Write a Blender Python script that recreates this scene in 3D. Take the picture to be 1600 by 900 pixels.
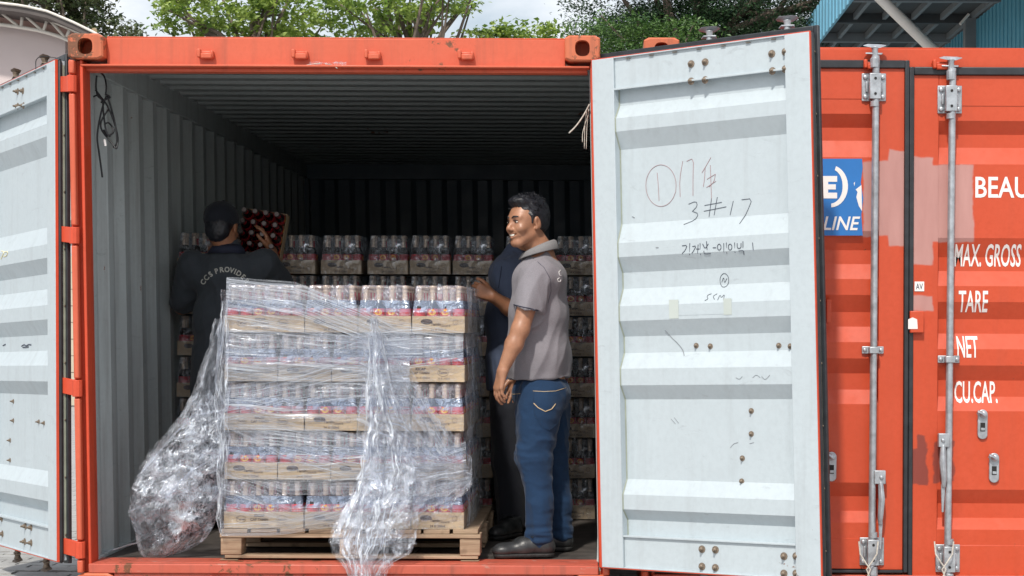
import bpy, math, random
import numpy as np
from mathutils import Vector, Matrix, noise
from mathutils.bvhtree import BVHTree

SC = bpy.context.scene
COL = SC.collection
for o in list(bpy.data.objects):
    bpy.data.objects.remove(o)
R = math.radians
random.seed(7)

# ------------------------------------------------------------------ camera
FPX, CDIST, CZ, VX, VY, ROLL = 2592.0, 7.6, 1.265, 940.0, 508.0, R(0.25)
cam_d = bpy.data.cameras.new('camera')
cam_d.sensor_width = 36.0
cam_d.lens = 36.0 * FPX / 1600.0
cam_d.shift_x = -(VX - 800) / 1600.0
cam_d.shift_y = (VY - 450) / 1600.0
cam_d.clip_start = 0.1
cam_d.clip_end = 2000
cam = bpy.data.objects.new('camera', cam_d)
COL.objects.link(cam)
cam.location = (0, -CDIST, CZ)
cam.rotation_euler = (R(90), -ROLL, 0)
SC.camera = cam

# ------------------------------------------------------------------ world and sun
SUN_EL, SUN_AZ = R(51), R(-15)          # azimuth measured from straight behind the camera, negative is left
sv = Vector((math.sin(SUN_AZ) * math.cos(SUN_EL), -math.cos(SUN_AZ) * math.cos(SUN_EL), math.sin(SUN_EL)))
W = bpy.data.worlds.new('World')
SC.world = W
W.use_nodes = True
nt = W.node_tree
nt.nodes.clear()
wo = nt.nodes.new('ShaderNodeOutputWorld')
bg = nt.nodes.new('ShaderNodeBackground')
sky = nt.nodes.new('ShaderNodeTexSky')
sky.sky_type = 'NISHITA'
sky.sun_disc = False
sky.sun_elevation = SUN_EL
sky.sun_rotation = math.atan2(sv.x, sv.y)
sky.dust_density = 2.5
sky.air_density = 1.2
tc = nt.nodes.new('ShaderNodeTexCoord')
mp = nt.nodes.new('ShaderNodeMapping')
mp.inputs['Scale'].default_value = (1.0, 1.0, 2.4)
mp.inputs['Location'].default_value = (0.35, 0.1, 0.2)
cn = nt.nodes.new('ShaderNodeTexNoise')
cn.inputs['Scale'].default_value = 3.2
cn.inputs['Detail'].default_value = 7
cn.inputs['Roughness'].default_value = 0.55
cr = nt.nodes.new('ShaderNodeValToRGB')
cr.color_ramp.elements[0].position = 0.38
cr.color_ramp.elements[1].position = 0.60
mx = nt.nodes.new('ShaderNodeMix')
mx.data_type = 'RGBA'
mx.inputs['B'].default_value = (9.0, 9.2, 9.5, 1)
nt.links.new(tc.outputs['Generated'], mp.inputs['Vector'])
nt.links.new(mp.outputs['Vector'], cn.inputs['Vector'])
nt.links.new(cn.outputs['Fac'], cr.inputs['Fac'])
nt.links.new(cr.outputs['Color'], mx.inputs['Factor'])
nt.links.new(sky.outputs['Color'], mx.inputs['A'])
nt.links.new(mx.outputs['Result'], bg.inputs['Color'])
bg.inputs['Strength'].default_value = 0.10
nt.links.new(bg.outputs['Background'], wo.inputs['Surface'])

sl = bpy.data.lights.new('sun', 'SUN')
sl.energy = 2.75
sl.angle = R(2.5)
sl.color = (1.0, 0.95, 0.87)
sun = bpy.data.objects.new('sun', sl)
COL.objects.link(sun)
sun.rotation_euler = sv.to_track_quat('Z', 'Y').to_euler()
sun.location = (-3, -8, 9)

SC.view_settings.view_transform = 'Standard'
SC.view_settings.look = 'None'
SC.view_settings.gamma = 1
SC.view_settings.exposure = 0.34
SC.cycles.transparent_max_bounces = 24
SC.cycles.max_bounces = 7
SC.cycles.caustics_reflective = False
SC.cycles.caustics_refractive = False

# ------------------------------------------------------------------ helpers
def pt(px, py, Y):
    """photo pixel at world depth Y -> world point"""
    s = FPX / (Y + CDIST)
    dx, dz = (px - VX) / s, (VY - py) / s
    c, n = math.cos(ROLL), math.sin(ROLL)
    return Vector((dx * c - dz * n, Y, CZ + dz * c + dx * n))

def wloc(o):
    v = Vector((0, 0, 0))
    while o is not None:
        v += o.location
        o = o.parent
    return v

def tag(o, label=None, cat=None, group=None, kind=None):
    if label: o['label'] = label
    if cat: o['category'] = cat
    if group: o['group'] = group
    if kind: o['kind'] = kind
    return o

def empty(name, loc, label=None, cat=None, group=None):
    o = bpy.data.objects.new(name, None)
    o.empty_display_size = 0.1
    COL.objects.link(o)
    o.location = loc
    return tag(o, label, cat, group)

def copy_tree(o, parent=None):
    c = o.copy()
    COL.objects.link(c)
    c.parent = parent
    for ch in list(o.children):
        copy_tree(ch, c)
    return c

def frame_of(d):
    d = d.normalized()
    a = Vector((0, 0, 1)) if abs(d.z) < 0.9 else Vector((1, 0, 0))
    x = d.cross(a).normalized()
    return x, x.cross(d).normalized()

class MB:
    def __init__(s):
        s.v, s.f, s.m, s.uv = [], [], [], {}
    def add(s, vs, fs, m=0, uvs=None):
        b = len(s.v)
        s.v.extend(Vector(v) for v in vs)
        for f in fs:
            s.f.append(tuple(b + i for i in f)); s.m.append(m)
        if uvs:
            for i, u in enumerate(uvs): s.uv[b + i] = u
        return s
    def box(s, c, d, m=0, rot=None):
        x, y, z = d[0] / 2, d[1] / 2, d[2] / 2
        vs = [Vector(p) for p in ((-x,-y,-z),(x,-y,-z),(x,y,-z),(-x,y,-z),(-x,-y,z),(x,-y,z),(x,y,z),(-x,y,z))]
        if rot: vs = [rot @ v for v in vs]
        c = Vector(c)
        return s.add([v + c for v in vs], [(0,3,2,1),(4,5,6,7),(0,1,5,4),(1,2,6,5),(2,3,7,6),(3,0,4,7)], m)
    def b2(s, p, q, m=0):
        return s.box([(p[i] + q[i]) / 2 for i in range(3)], [abs(q[i] - p[i]) for i in range(3)], m)
    def tube(s, pts, r, seg=8, m=0, caps=True):
        pts = [Vector(p) for p in pts]
        n = len(pts)
        rs = r if isinstance(r, (list, tuple)) else [r] * n
        rings = []
        x = None
        for i in range(n):
            d = (pts[min(i + 1, n - 1)] - pts[max(i - 1, 0)])
            if d.length < 1e-9: d = Vector((0, 0, 1))
            d.normalize()
            if x is None: x, y = frame_of(d)
            else:
                x = (x - d * x.dot(d))
                x = x.normalized() if x.length > 1e-6 else frame_of(d)[0]
                y = x.cross(d).normalized()
            rings.append([pts[i] + (x * math.cos(2*math.pi*k/seg) + y * math.sin(2*math.pi*k/seg)) * rs[i] for k in range(seg)])
        return s.loft(rings, m, caps)
    def loft(s, rings, m=0, caps=True, closed=True):
        k = len(rings[0])
        vs = [p for r in rings for p in r]
        fs = []
        for i in range(len(rings) - 1):
            for j in range(k if closed else k - 1):
                a, b = i * k + j, i * k + (j + 1) % k
                fs.append((a, b, b + k, a + k))
        if caps and closed:
            fs.append(tuple(range(k))[::-1])
            fs.append(tuple((len(rings) - 1) * k + j for j in range(k)))
        return s.add(vs, fs, m)
    def lathe(s, prof, c, seg=10, m=0, axis='z'):
        c = Vector(c)
        rings = []
        for r, h in prof:
            ring = []
            for k in range(seg):
                a = 2 * math.pi * k / seg
                p = Vector((r * math.cos(a), r * math.sin(a), h))
                if axis == 'y': p = Vector((p.x, p.z, p.y))
                if axis == 'x': p = Vector((p.z, p.x, p.y))
                ring.append(c + p)
            rings.append(ring)
        return s.loft(rings, m)
    def prism(s, poly, ext, m=0):
        """poly: list of 3D points (planar), ext: extrusion vector"""
        ext = Vector(ext)
        poly = [Vector(p) for p in poly]
        n = len(poly)
        return s.add(poly + [p + ext for p in poly],
                     [tuple(range(n))[::-1], tuple(range(n, 2 * n))] + [(i, (i+1) % n, n + (i+1) % n, n + i) for i in range(n)], m)
    def grid(s, fn, nu, nv, m=0, uvfn=None):
        vs, uvs = [], []
        for i in range(nu + 1):
            for j in range(nv + 1):
                u, v = i / nu, j / nv
                vs.append(fn(u, v))
                uvs.append(uvfn(u, v) if uvfn else (u, v))
        fs = [(i*(nv+1)+j, (i+1)*(nv+1)+j, (i+1)*(nv+1)+j+1, i*(nv+1)+j+1) for i in range(nu) for j in range(nv)]
        return s.add(vs, fs, m, uvs)
    def build(s, name, mats, parent=None, xf=None, local=False, smooth=None, bev=0, kind=None, label=None, loc=None):
        if not isinstance(mats, (list, tuple)): mats = [mats]
        vs = s.v
        if xf: vs = [xf(v) for v in vs]
        off = Vector((0, 0, 0))
        if parent is not None and not local: off = wloc(parent)
        if loc is not None and parent is None: off = Vector(loc)
        me = bpy.data.meshes.new(name)
        me.from_pydata([tuple(v - off) for v in vs], [], s.f)
        for m in mats: me.materials.append(m)
        me.polygons.foreach_set('material_index', s.m)
        if s.uv:
            ul = me.uv_layers.new(name='UVMap')
            li = np.zeros(len(me.loops), dtype=np.int32)
            me.loops.foreach_get('vertex_index', li)
            arr = np.zeros((len(s.v), 2), dtype=np.float32)
            for k, u in s.uv.items(): arr[k] = u
            ul.data.foreach_set('uv', arr[li].ravel())
        import bmesh
        if not s.uv:
            bm = bmesh.new(); bm.from_mesh(me)
            bmesh.ops.recalc_face_normals(bm, faces=bm.faces)
            bm.to_mesh(me); bm.free()
        if smooth is not None:
            me.shade_smooth()
            if smooth < 180: me.set_sharp_from_angle(angle=R(smooth))
        o = bpy.data.objects.new(name, me)
        COL.objects.link(o)
        if parent is not None: o.parent = parent
        elif loc is not None: o.location = loc
        if bev:
            b = o.modifiers.new('bevel', 'BEVEL')
            b.width = bev; b.segments = 2; b.limit_method = 'ANGLE'; b.angle_limit = R(40)
            b.harden_normals = False
            if smooth is None: me.shade_smooth(); me.set_sharp_from_angle(angle=R(35))
        if kind: o['kind'] = kind
        if label: o['label'] = label
        return o

def text_mesh(body, size, sx=1.0, align='LEFT', bold=0.0, shear=0.0):
    cu = bpy.data.curves.new('t', 'FONT')
    cu.body = body; cu.size = size; cu.align_x = align; cu.offset = bold; cu.shear = shear
    cu.resolution_u = 3
    ob = bpy.data.objects.new('t', cu)
    COL.objects.link(ob)
    dg = bpy.context.evaluated_depsgraph_get()
    me = bpy.data.meshes.new_from_object(ob.evaluated_get(dg))
    vs = [Vector((v.co.x * sx, v.co.y, 0)) for v in me.vertices]
    fs = [tuple(p.vertices) for p in me.polygons]
    bpy.data.objects.remove(ob)
    bpy.data.meshes.remove(me)
    return vs, fs

# ------------------------------------------------------------------ materials
def nodes_of(name):
    m = bpy.data.materials.new(name)
    m.use_nodes = True
    return m, m.node_tree, m.node_tree.nodes['Principled BSDF']

def N(nt, t, **kw):
    n = nt.nodes.new(t)
    for k, v in kw.items():
        if k in n.inputs.keys(): n.inputs[k].default_value = v
        else: setattr(n, k, v)
    return n

def ramp(nt, fac, p0, p1, c0=(0,0,0,1), c1=(1,1,1,1)):
    r = nt.nodes.new('ShaderNodeValToRGB')
    r.color_ramp.elements[0].position = p0; r.color_ramp.elements[0].color = c0
    r.color_ramp.elements[1].position = p1; r.color_ramp.elements[1].color = c1
    nt.links.new(fac, r.inputs['Fac'])
    return r.outputs['Color']

def mixc(nt, fac, a, b, mode='MIX'):
    m = nt.nodes.new('ShaderNodeMix')
    m.data_type = 'RGBA'; m.blend_type = mode
    for s, v in (('Factor', fac), ('A', a), ('B', b)):
        if isinstance(v, (int, float)): m.inputs[s].default_value = v
        elif isinstance(v, tuple): m.inputs[s].default_value = (*v[:3], 1)
        else: nt.links.new(v, m.inputs[s])
    return m.outputs['Result']

def noise_n(nt, vec, scale, detail=4, rough=0.55, dist=0.0):
    n = N(nt, 'ShaderNodeTexNoise', Scale=scale, Detail=detail, Roughness=rough, Distortion=dist)
    nt.links.new(vec, n.inputs['Vector'])
    return n.outputs['Fac']

def mapv(nt, vec, scale, rot=(0,0,0)):
    m = nt.nodes.new('ShaderNodeMapping')
    m.inputs['Scale'].default_value = scale
    m.inputs['Rotation'].default_value = rot
    nt.links.new(vec, m.inputs['Vector'])
    return m.outputs['Vector']

def bump(nt, h, bs, strength=0.3, dist=0.01):
    b = N(nt, 'ShaderNodeBump', Strength=strength, Distance=dist)
    nt.links.new(h, b.inputs['Height'])
    nt.links.new(b.outputs['Normal'], bs.inputs['Normal'])
    return b

def geo_pos(nt):
    return nt.nodes.new('ShaderNodeNewGeometry').outputs['Position']

def simple(name, col, rough=0.6, metal=0.0, var=0.15, vscale=6, bmp=0.0, bscale=60, obj=True, spec=0.5):
    m, nt, b = nodes_of(name)
    tcn = nt.nodes.new('ShaderNodeTexCoord').outputs['Object'] if obj else geo_pos(nt)
    n = noise_n(nt, tcn, vscale, 5)
    lo = tuple(c * (1 - var) for c in col); hi = tuple(min(1, c * (1 + var)) for c in col)
    nt.links.new(ramp(nt, n, 0.3, 0.7, (*lo, 1), (*hi, 1)), b.inputs['Base Color'])
    b.inputs['Roughness'].default_value = rough
    b.inputs['Metallic'].default_value = metal
    b.inputs['Specular IOR Level'].default_value = spec
    if bmp:
        bump(nt, noise_n(nt, tcn, bscale, 5), b, bmp, 0.004)
    return m

def painted(name, col, rust=0.25, rough=0.45, grime=0.4, patches=None, fade=0.12, streak=True, scuff=None):
    """painted steel: faded paint, vertical grime streaks, rust spots, dents"""
    m, nt, b = nodes_of(name)
    P = geo_pos(nt)
    c = mixc(nt, noise_n(nt, P, 2.1, 4), tuple(x * (1 - fade) for x in col), tuple(min(1, x * (1 + fade) + 0.01) for x in col))
    # fine mottling
    c = mixc(nt, ramp(nt, noise_n(nt, P, 38, 5, 0.7), 0.42, 0.75), c, tuple(x * 0.93 for x in col))
    if streak:
        s = noise_n(nt, mapv(nt, P, (14, 14, 0.8)), 1.0, 6, 0.65)
        c = mixc(nt, ramp(nt, s, 0.52, 0.82, c1=(grime, grime, grime, 1)), c, (0.09, 0.055, 0.04))
    if patches:
        c = patches(nt, P, c)
    if scuff:
        sc = noise_n(nt, mapv(nt, P, (3, 3, 9), (0, 0.5, 0)), 2.2, 8, 0.75, 0.8)
        c = mixc(nt, ramp(nt, sc, 0.60, 0.70, c1=(scuff[3],) * 3 + (1,)), c, scuff[:3])
    rn = noise_n(nt, P, 17, 8, 0.72, 0.3)
    big = noise_n(nt, P, 1.7, 3)
    mul = N(nt, 'ShaderNodeMath', operation='MULTIPLY')
    nt.links.new(rn, mul.inputs[0]); nt.links.new(big, mul.inputs[1])
    lo = 0.44 - 0.13 * rust
    rf = ramp(nt, mul.outputs[0], lo, lo + 0.02)
    c = mixc(nt, rf, c, mixc(nt, noise_n(nt, P, 90, 3), (0.10, 0.035, 0.018), (0.25, 0.10, 0.045)))
    nt.links.new(c, b.inputs['Base Color'])
    rr = ramp(nt, noise_n(nt, P, 9, 4), 0.3, 0.7, (rough - .1,) * 3 + (1,), (rough + .15,) * 3 + (1,))
    nt.links.new(rr, b.inputs['Roughness'])
    h = N(nt, 'ShaderNodeMath', operation='ADD')
    a2 = N(nt, 'ShaderNodeMath', operation='MULTIPLY'); a2.inputs[1].default_value = 0.05
    nt.links.new(noise_n(nt, P, 55, 4), a2.inputs[0])
    nt.links.new(noise_n(nt, P, 4.5, 3), h.inputs[0]); nt.links.new(a2.outputs[0], h.inputs[1])
    bump(nt, h.outputs[0], b, 0.35, 0.008)
    return m

def box_mask(nt, P, x0, x1, z0, z1, wob=0.02, edge=0.004):
    """soft-edged rectangle in world X/Z, with a rough brushed outline"""
    nz = nt.nodes.new('ShaderNodeTexNoise'); nz.inputs['Scale'].default_value = 9; nz.inputs['Detail'].default_value = 5
    nt.links.new(P, nz.inputs['Vector'])
    ma = N(nt, 'ShaderNodeVectorMath', operation='MULTIPLY_ADD')
    ma.inputs[1].default_value = (wob,) * 3
    nt.links.new(nz.outputs['Color'], ma.inputs[0]); nt.links.new(P, ma.inputs[2])
    sp = nt.nodes.new('ShaderNodeSeparateXYZ'); nt.links.new(ma.outputs[0], sp.inputs[0])
    outs = []
    for ax, lo, hi in ((0, x0, x1), (2, z0, z1)):
        for e, sgn in ((lo, 1), (hi, -1)):
            mr = N(nt, 'ShaderNodeMapRange')
            mr.inputs['From Min'].default_value = e + wob / 2 - edge; mr.inputs['From Max'].default_value = e + wob / 2 + edge
            if sgn < 0:
                mr.inputs['To Min'].default_value = 1; mr.inputs['To Max'].default_value = 0
            nt.links.new(sp.outputs[ax], mr.inputs['Value'])
            outs.append(mr.outputs[0])
    r = outs[0]
    for o in outs[1:]:
        mm = N(nt, 'ShaderNodeMath', operation='MULTIPLY')
        nt.links.new(r, mm.inputs[0]); nt.links.new(o, mm.inputs[1]); r = mm.outputs[0]
    return r

ORANGE = (0.56, 0.066, 0.018)
M_or1 = painted('orange_paint_worn', (0.60, 0.108, 0.050), rust=0.45, grime=0.35)
M_or_dk = painted('orange_paint_post', (0.62, 0.07, 0.025), rust=0.3, grime=0.6)
M_sill = painted('scuffed_sill_paint', (0.5, 0.1, 0.06), rust=0.9, grime=0.7, scuff=(0.45, 0.36, 0.30, 0.6))
M_cast = painted('rusty_casting_paint', (0.56, 0.14, 0.06), rust=1.22, grime=0.8)
def c2_patches(nt, P, c):
    pk = mixc(nt, noise_n(nt, mapv(nt, P, (6, 6, 1.2)), 3, 5), (0.40, 0.19, 0.17), (0.56, 0.30, 0.27))
    def pz(py): return CZ + (VY - py) / 341.0 + 0.002
    def pX(px): return (px - VX) / 341.0
    for (x0, x1, y0, y1) in ((1349, 1391, 250, 368), (1389, 1419, 234, 384), (1426, 1460, 242, 411), (1458, 1521, 255, 376), (1427, 1458, 461, 485)):
        c = mixc(nt, box_mask(nt, P, pX(x0), pX(x1), pz(y1), pz(y0), 0.045), c, pk)
    for (x0, x1, y0, y1) in ((1425, 1452, 700, 755), (1436, 1450, 680, 756), (1460, 1492, 690, 752)):
        c = mixc(nt, box_mask(nt, P, pX(x0), pX(x1), pz(y1), pz(y0), 0.07), c, (0.24, 0.045, 0.03))
    return c
M_or2 = painted('orange_paint_clean', ORANGE, rust=0.03, grime=0.12, patches=c2_patches, fade=0.07)
M_white = painted('white_door_paint', (0.485, 0.55, 0.585), rust=0.03, grime=0.16, fade=0.05, scuff=(0.26, 0.28, 0.30, 0.38), rough=0.5)
M_wall = painted('grey_interior_paint', (0.45, 0.50, 0.50), rust=0.10, grime=0.45, fade=0.14, scuff=(0.20, 0.22, 0.23, 0.55))
M_roofin = painted('grey_roof_paint', (0.36, 0.40, 0.40), rust=0.05, grime=0.2, rough=0.4)
M_endw = painted('shaded_end_wall_paint', (0.085, 0.12, 0.15), rust=0.02, grime=0.2)  # deep-interior shade put into the colour; end rail and posts share it
M_floor = simple('dark_plywood_floor', (0.065, 0.056, 0.05), 0.65, var=0.6, vscale=9, bmp=0.4, obj=False)
M_rub = simple('black_rubber_gasket', (0.022, 0.025, 0.03), 0.42, var=0.3, vscale=20, bmp=0.15)
M_olive = simple('gasket_retainer_strip', (0.30, 0.33, 0.26), 0.5, var=0.15, vscale=20)
M_galv = simple('galvanised_steel', (0.42, 0.45, 0.48), 0.42, 0.55, var=0.25, vscale=25, bmp=0.25)
M_bolt = simple('rusty_bolt', (0.21, 0.165, 0.125), 0.6, 0.4, var=0.4, vscale=80, bmp=0.3)
M_dark = simple('dark_void_steel', (0.015, 0.015, 0.015), 0.8)
M_txt = simple('white_sticker_print', (0.82, 0.80, 0.78), 0.5, var=0.03)
M_blue = simple('blue_logo_panel', (0.02, 0.17, 0.50), 0.45, var=0.08)
M_ink = simple('black_marker_ink', (0.05, 0.06, 0.09), 0.6, var=0.1)
M_redink = simple('faded_red_ink', (0.38, 0.22, 0.23), 0.6, var=0.1)
M_tape = simple('yellowed_tape', (0.50, 0.55, 0.52), 0.4, var=0.06)
M_scratch = simple('grey_scratch', (0.25, 0.27, 0.29), 0.6)

def wood(name, c0, c1, sc=(2, 2, 26)):
    m, nt, b = nodes_of(name)
    T = nt.nodes.new('ShaderNodeTexCoord').outputs['Object']
    oi = nt.nodes.new('ShaderNodeObjectInfo')
    ad = N(nt, 'ShaderNodeVectorMath', operation='ADD')
    nt.links.new(T, ad.inputs[0]); nt.links.new(oi.outputs['Location'], ad.inputs[1])
    g = noise_n(nt, mapv(nt, ad.outputs[0], sc), 2.0, 6, 0.6, 0.6)
    c = ramp(nt, g, 0.3, 0.7, (*c0, 1), (*c1, 1))
    d = noise_n(nt, ad.outputs[0], 11, 5)
    c = mixc(nt, ramp(nt, d, 0.56, 0.74, c1=(.75, .75, .75, 1)), c, tuple(x * 0.38 for x in c0))
    nt.links.new(c, b.inputs['Base Color']); b.inputs['Roughness'].default_value = 0.8
    bump(nt, g, b, 0.5, 0.004)
    return m
M_wood = wood('weathered_pallet_wood', (0.24, 0.155, 0.095), (0.46, 0.34, 0.23))
M_card = simple('cardboard', (0.50, 0.37, 0.23), 0.8, var=0.1, vscale=9, bmp=0.1, bscale=40)
M_print = simple('cardboard_ink', (0.07, 0.05, 0.045), 0.8)

def film_mat(name, base, dens, su=1.0, sv=30.0, lo=0.42, hi=0.62, rough=0.16, tint=(0.86, 0.90, 0.97), bmp=0.8, dif=0.35, object_tex=False, scale=1.0, patch=0.35, dcol=(0.86, 0.92, 1.0), dist=0.35):
    m = bpy.data.materials.new(name)
    m.use_nodes = True
    nt = m.node_tree
    nt.nodes.clear()
    out = nt.nodes.new('ShaderNodeOutputMaterial')
    tcn = nt.nodes.new('ShaderNodeTexCoord')
    vec = tcn.outputs['Object'] if object_tex else tcn.outputs['UV']
    v2 = mapv(nt, vec, (su, sv, sv if object_tex else 1))
    n1 = N(nt, 'ShaderNodeTexNoise', Scale=scale, Detail=5, Roughness=0.6, Distortion=dist)
    nt.links.new(v2, n1.inputs['Vector'])
    # crinkle: ridged noise
    n2 = N(nt, 'ShaderNodeTexNoise', Scale=scale * 2.3, Detail=4, Roughness=0.7, Distortion=1.2)
    nt.links.new(v2, n2.inputs['Vector'])
    sb = N(nt, 'ShaderNodeMath', operation='SUBTRACT'); sb.inputs[1].default_value = 0.5
    ab = N(nt, 'ShaderNodeMath', operation='ABSOLUTE')
    nt.links.new(n2.outputs['Fac'], sb.inputs[0]); nt.links.new(sb.outputs[0], ab.inputs[0])
    ridge = ramp(nt, ab.outputs[0], 0.0, 0.07, (1, 1, 1, 1), (0, 0, 0, 1))
    st = ramp(nt, n1.outputs['Fac'], lo, hi)
    mxm = N(nt, 'ShaderNodeMath', operation='MULTIPLY_ADD'); mxm.inputs[1].default_value = 0.45
    nt.links.new(ridge, mxm.inputs[0])
    md = N(nt, 'ShaderNodeMath', operation='MULTIPLY'); md.inputs[1].default_value = dens
    nt.links.new(st, md.inputs[0]); nt.links.new(md.outputs[0], mxm.inputs[2])
    fac = N(nt, 'ShaderNodeMath', operation='ADD', use_clamp=True); fac.inputs[1].default_value = base
    mul2 = N(nt, 'ShaderNodeMath', operation='MULTIPLY')
    n3 = N(nt, 'ShaderNodeTexNoise', Scale=scale * .5, Detail=2, Roughness=0.5, Distortion=0.3)
    nt.links.new(mapv(nt, vec, (su * .8 + 1, sv * .35 + 1, (sv if object_tex else 1))), n3.inputs['Vector'])
    nt.links.new(ramp(nt, n3.outputs['Fac'], .36, .60, (patch,) * 3 + (1,), (1, 1, 1, 1)), mul2.inputs[1])
    nt.links.new(mxm.outputs[0], mul2.inputs[0]); nt.links.new(mul2.outputs[0], fac.inputs[0])
    bp = N(nt, 'ShaderNodeBump', Strength=bmp, Distance=0.012)
    ha = N(nt, 'ShaderNodeMath', operation='MULTIPLY_ADD'); ha.inputs[1].default_value = 0.35
    nt.links.new(ridge, ha.inputs[0]); nt.links.new(n1.outputs['Fac'], ha.inputs[2])
    nt.links.new(ha.outputs[0], bp.inputs['Height'])
    tr = N(nt, 'ShaderNodeBsdfTransparent'); tr.inputs['Color'].default_value = (0.97, 0.98, 1, 1)
    gl = N(nt, 'ShaderNodeBsdfGlossy', Roughness=rough); gl.inputs['Color'].default_value = (*tint, 1)
    di = N(nt, 'ShaderNodeBsdfDiffuse'); di.inputs['Color'].default_value = (*dcol, 1)
    tl = N(nt, 'ShaderNodeBsdfTranslucent'); tl.inputs['Color'].default_value = (*dcol, 1)
    for nn in (gl, di, tl): nt.links.new(bp.outputs['Normal'], nn.inputs['Normal'])
    m0 = N(nt, 'ShaderNodeMixShader'); m0.inputs[0].default_value = 0.15
    nt.links.new(di.outputs[0], m0.inputs[1]); nt.links.new(tl.outputs[0], m0.inputs[2])
    m1 = N(nt, 'ShaderNodeMixShader'); m1.inputs[0].default_value = dif
    nt.links.new(gl.outputs[0], m1.inputs[1]); nt.links.new(m0.outputs[0], m1.inputs[2])
    m2 = N(nt, 'ShaderNodeMixShader')
    nt.links.new(fac.outputs[0], m2.inputs[0])
    nt.links.new(tr.outputs[0], m2.inputs[1]); nt.links.new(m1.outputs[0], m2.inputs[2])
    nt.links.new(m2.outputs[0], out.inputs['Surface'])
    return m
M_f_low = film_mat('shrink_film_tight', 0.03, 0.16, 4, 16, 0.52, 0.70, 0.12, dif=0.35, object_tex=True, scale=1.0, bmp=0.8)
M_f_mid = film_mat('shrink_film_sheen', 0.22, 0.34, 5, 6, 0.45, 0.62, 0.16, dif=0.7, dcol=(0.50, 0.62, 0.86), object_tex=True, scale=1.0, bmp=.7, tint=(0.80, 0.88, 1.0), patch=.6)  # reflected blue of the sky put into the film's diffuse colour
M_f_top = film_mat('shrink_film_neck', 0.14, 0.26, 7, 7, 0.50, 0.64, 0.14, dif=0.5, dcol=(0.80, 0.72, 0.80), object_tex=True, scale=1.0, bmp=0.8)
M_f_dim = film_mat('shrink_film_glossy', 0.10, 0.55, 6, 8, 0.52, 0.60, 0.07, dif=0.35, object_tex=True, scale=1.0, bmp=1.0)
M_f_band = film_mat('stretch_film_streaky', 0.01, 1.1, 1.4, 95, 0.54, 0.59, 0.2, dif=0.72, bmp=.5, patch=.3)
M_f_wide = film_mat('stretch_film_wide', 0.03, 0.60, 2.0, 30, 0.52, 0.60, 0.16, dif=0.65, bmp=.6, patch=.15)
M_f_tail = film_mat('stretch_film_gathered', 0.04, 0.75, 8, 5, 0.51, 0.58, 0.12, dist=1.1, dif=0.6, scale=1.0, bmp=.5, patch=.4)
M_f_bag = film_mat('stretch_film_loose', 0.05, 0.50, 3.0, 4, 0.54, 0.60, 0.10, dif=0.55, scale=1.2, bmp=.4, patch=.2)
M_f_thin = film_mat('stretch_film_thin', 0.03, 0.50, 16, 14, 0.53, 0.60, 0.14, dif=0.5, scale=1.3, bmp=.7, patch=.1)

# ------------------------------------------------------------------ ground
gm, gnt, gb = nodes_of('grey_block_paving')
gP = geo_pos(gnt)
br = N(gnt, 'ShaderNodeTexBrick', Scale=1.0)
br.inputs['Mortar Size'].default_value = 0.006
br.inputs['Brick Width'].default_value = 0.21; br.inputs['Row Height'].default_value = 0.105
br.inputs['Color1'].default_value = (0.38, 0.38, 0.37, 1); br.inputs['Color2'].default_value = (0.48, 0.47, 0.46, 1)
br.inputs['Mortar'].default_value = (0.12, 0.12, 0.115, 1)
gnt.links.new(gP, br.inputs['Vector'])
gc = mixc(gnt, noise_n(gnt, gP, 0.9, 5), br.outputs['Color'], (0.36, 0.35, 0.34))
gnt.links.new(gc, gb.inputs['Base Color']); gb.inputs['Roughness'].default_value = 0.85
bump(gnt, br.outputs['Fac'], gb, -0.5, 0.006)
GZ = -0.045
ground = MB().grid(lambda u, v: Vector((-250 + 500 * u, -60 + 560 * v, GZ)), 20, 20).build('ground', gm, kind='structure')
M_paver = simple('grey_paver_stone', (0.36, 0.36, 0.35), 0.85, var=0.25, vscale=3, bmp=0.4, bscale=80, obj=False)
pv = MB()
pl, pw = 0.098, 0.047
pv.prism([(-pl,-pw,0),(-pl*.6,-pw*1.18,0),(-pl*.2,-pw*.85,0),(pl*.2,-pw*.85,0),(pl*.6,-pw*1.18,0),(pl,-pw,0),(pl,pw,0),(pl*.6,pw*.82,0),(pl*.2,pw*1.15,0),(-pl*.2,pw*1.15,0),(-pl*.6,pw*.82,0),(-pl,pw,0)], (0,0,0.03))
pav0 = pv.build('paver', M_paver, ground, local=True, bev=0)
k = 0
for i in range(9):
    for j in range(26):
        x = -4.05 + i * 0.205 + (0.1 if j % 2 else 0)
        y = 0.25 + j * 0.104
        o = pav0 if k == 0 else pav0.copy()
        if k: COL.objects.link(o); o.parent = ground
        o.location = (x, y, GZ - 0.012 + random.uniform(-.004, .004))
        o.rotation_euler = (random.uniform(-.012, .012), random.uniform(-.01, .01), random.uniform(-.02, .02))
        k += 1

# ------------------------------------------------------------------ container pieces
RIDGES = [(2.25, 2.19, 2.13, 2.05), (1.711, 1.624, 1.56, 1.49), (1.417, 1.338, 1.271, 1.20), (1.125, 1.055, 0.98, 0.915), (0.554, 0.487, 0.42, 0.37)]
DB = 0.154      # door bottom above the container's base
DH = 2.317
NF, NP, NR = -0.052, -0.046, -0.008

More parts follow.
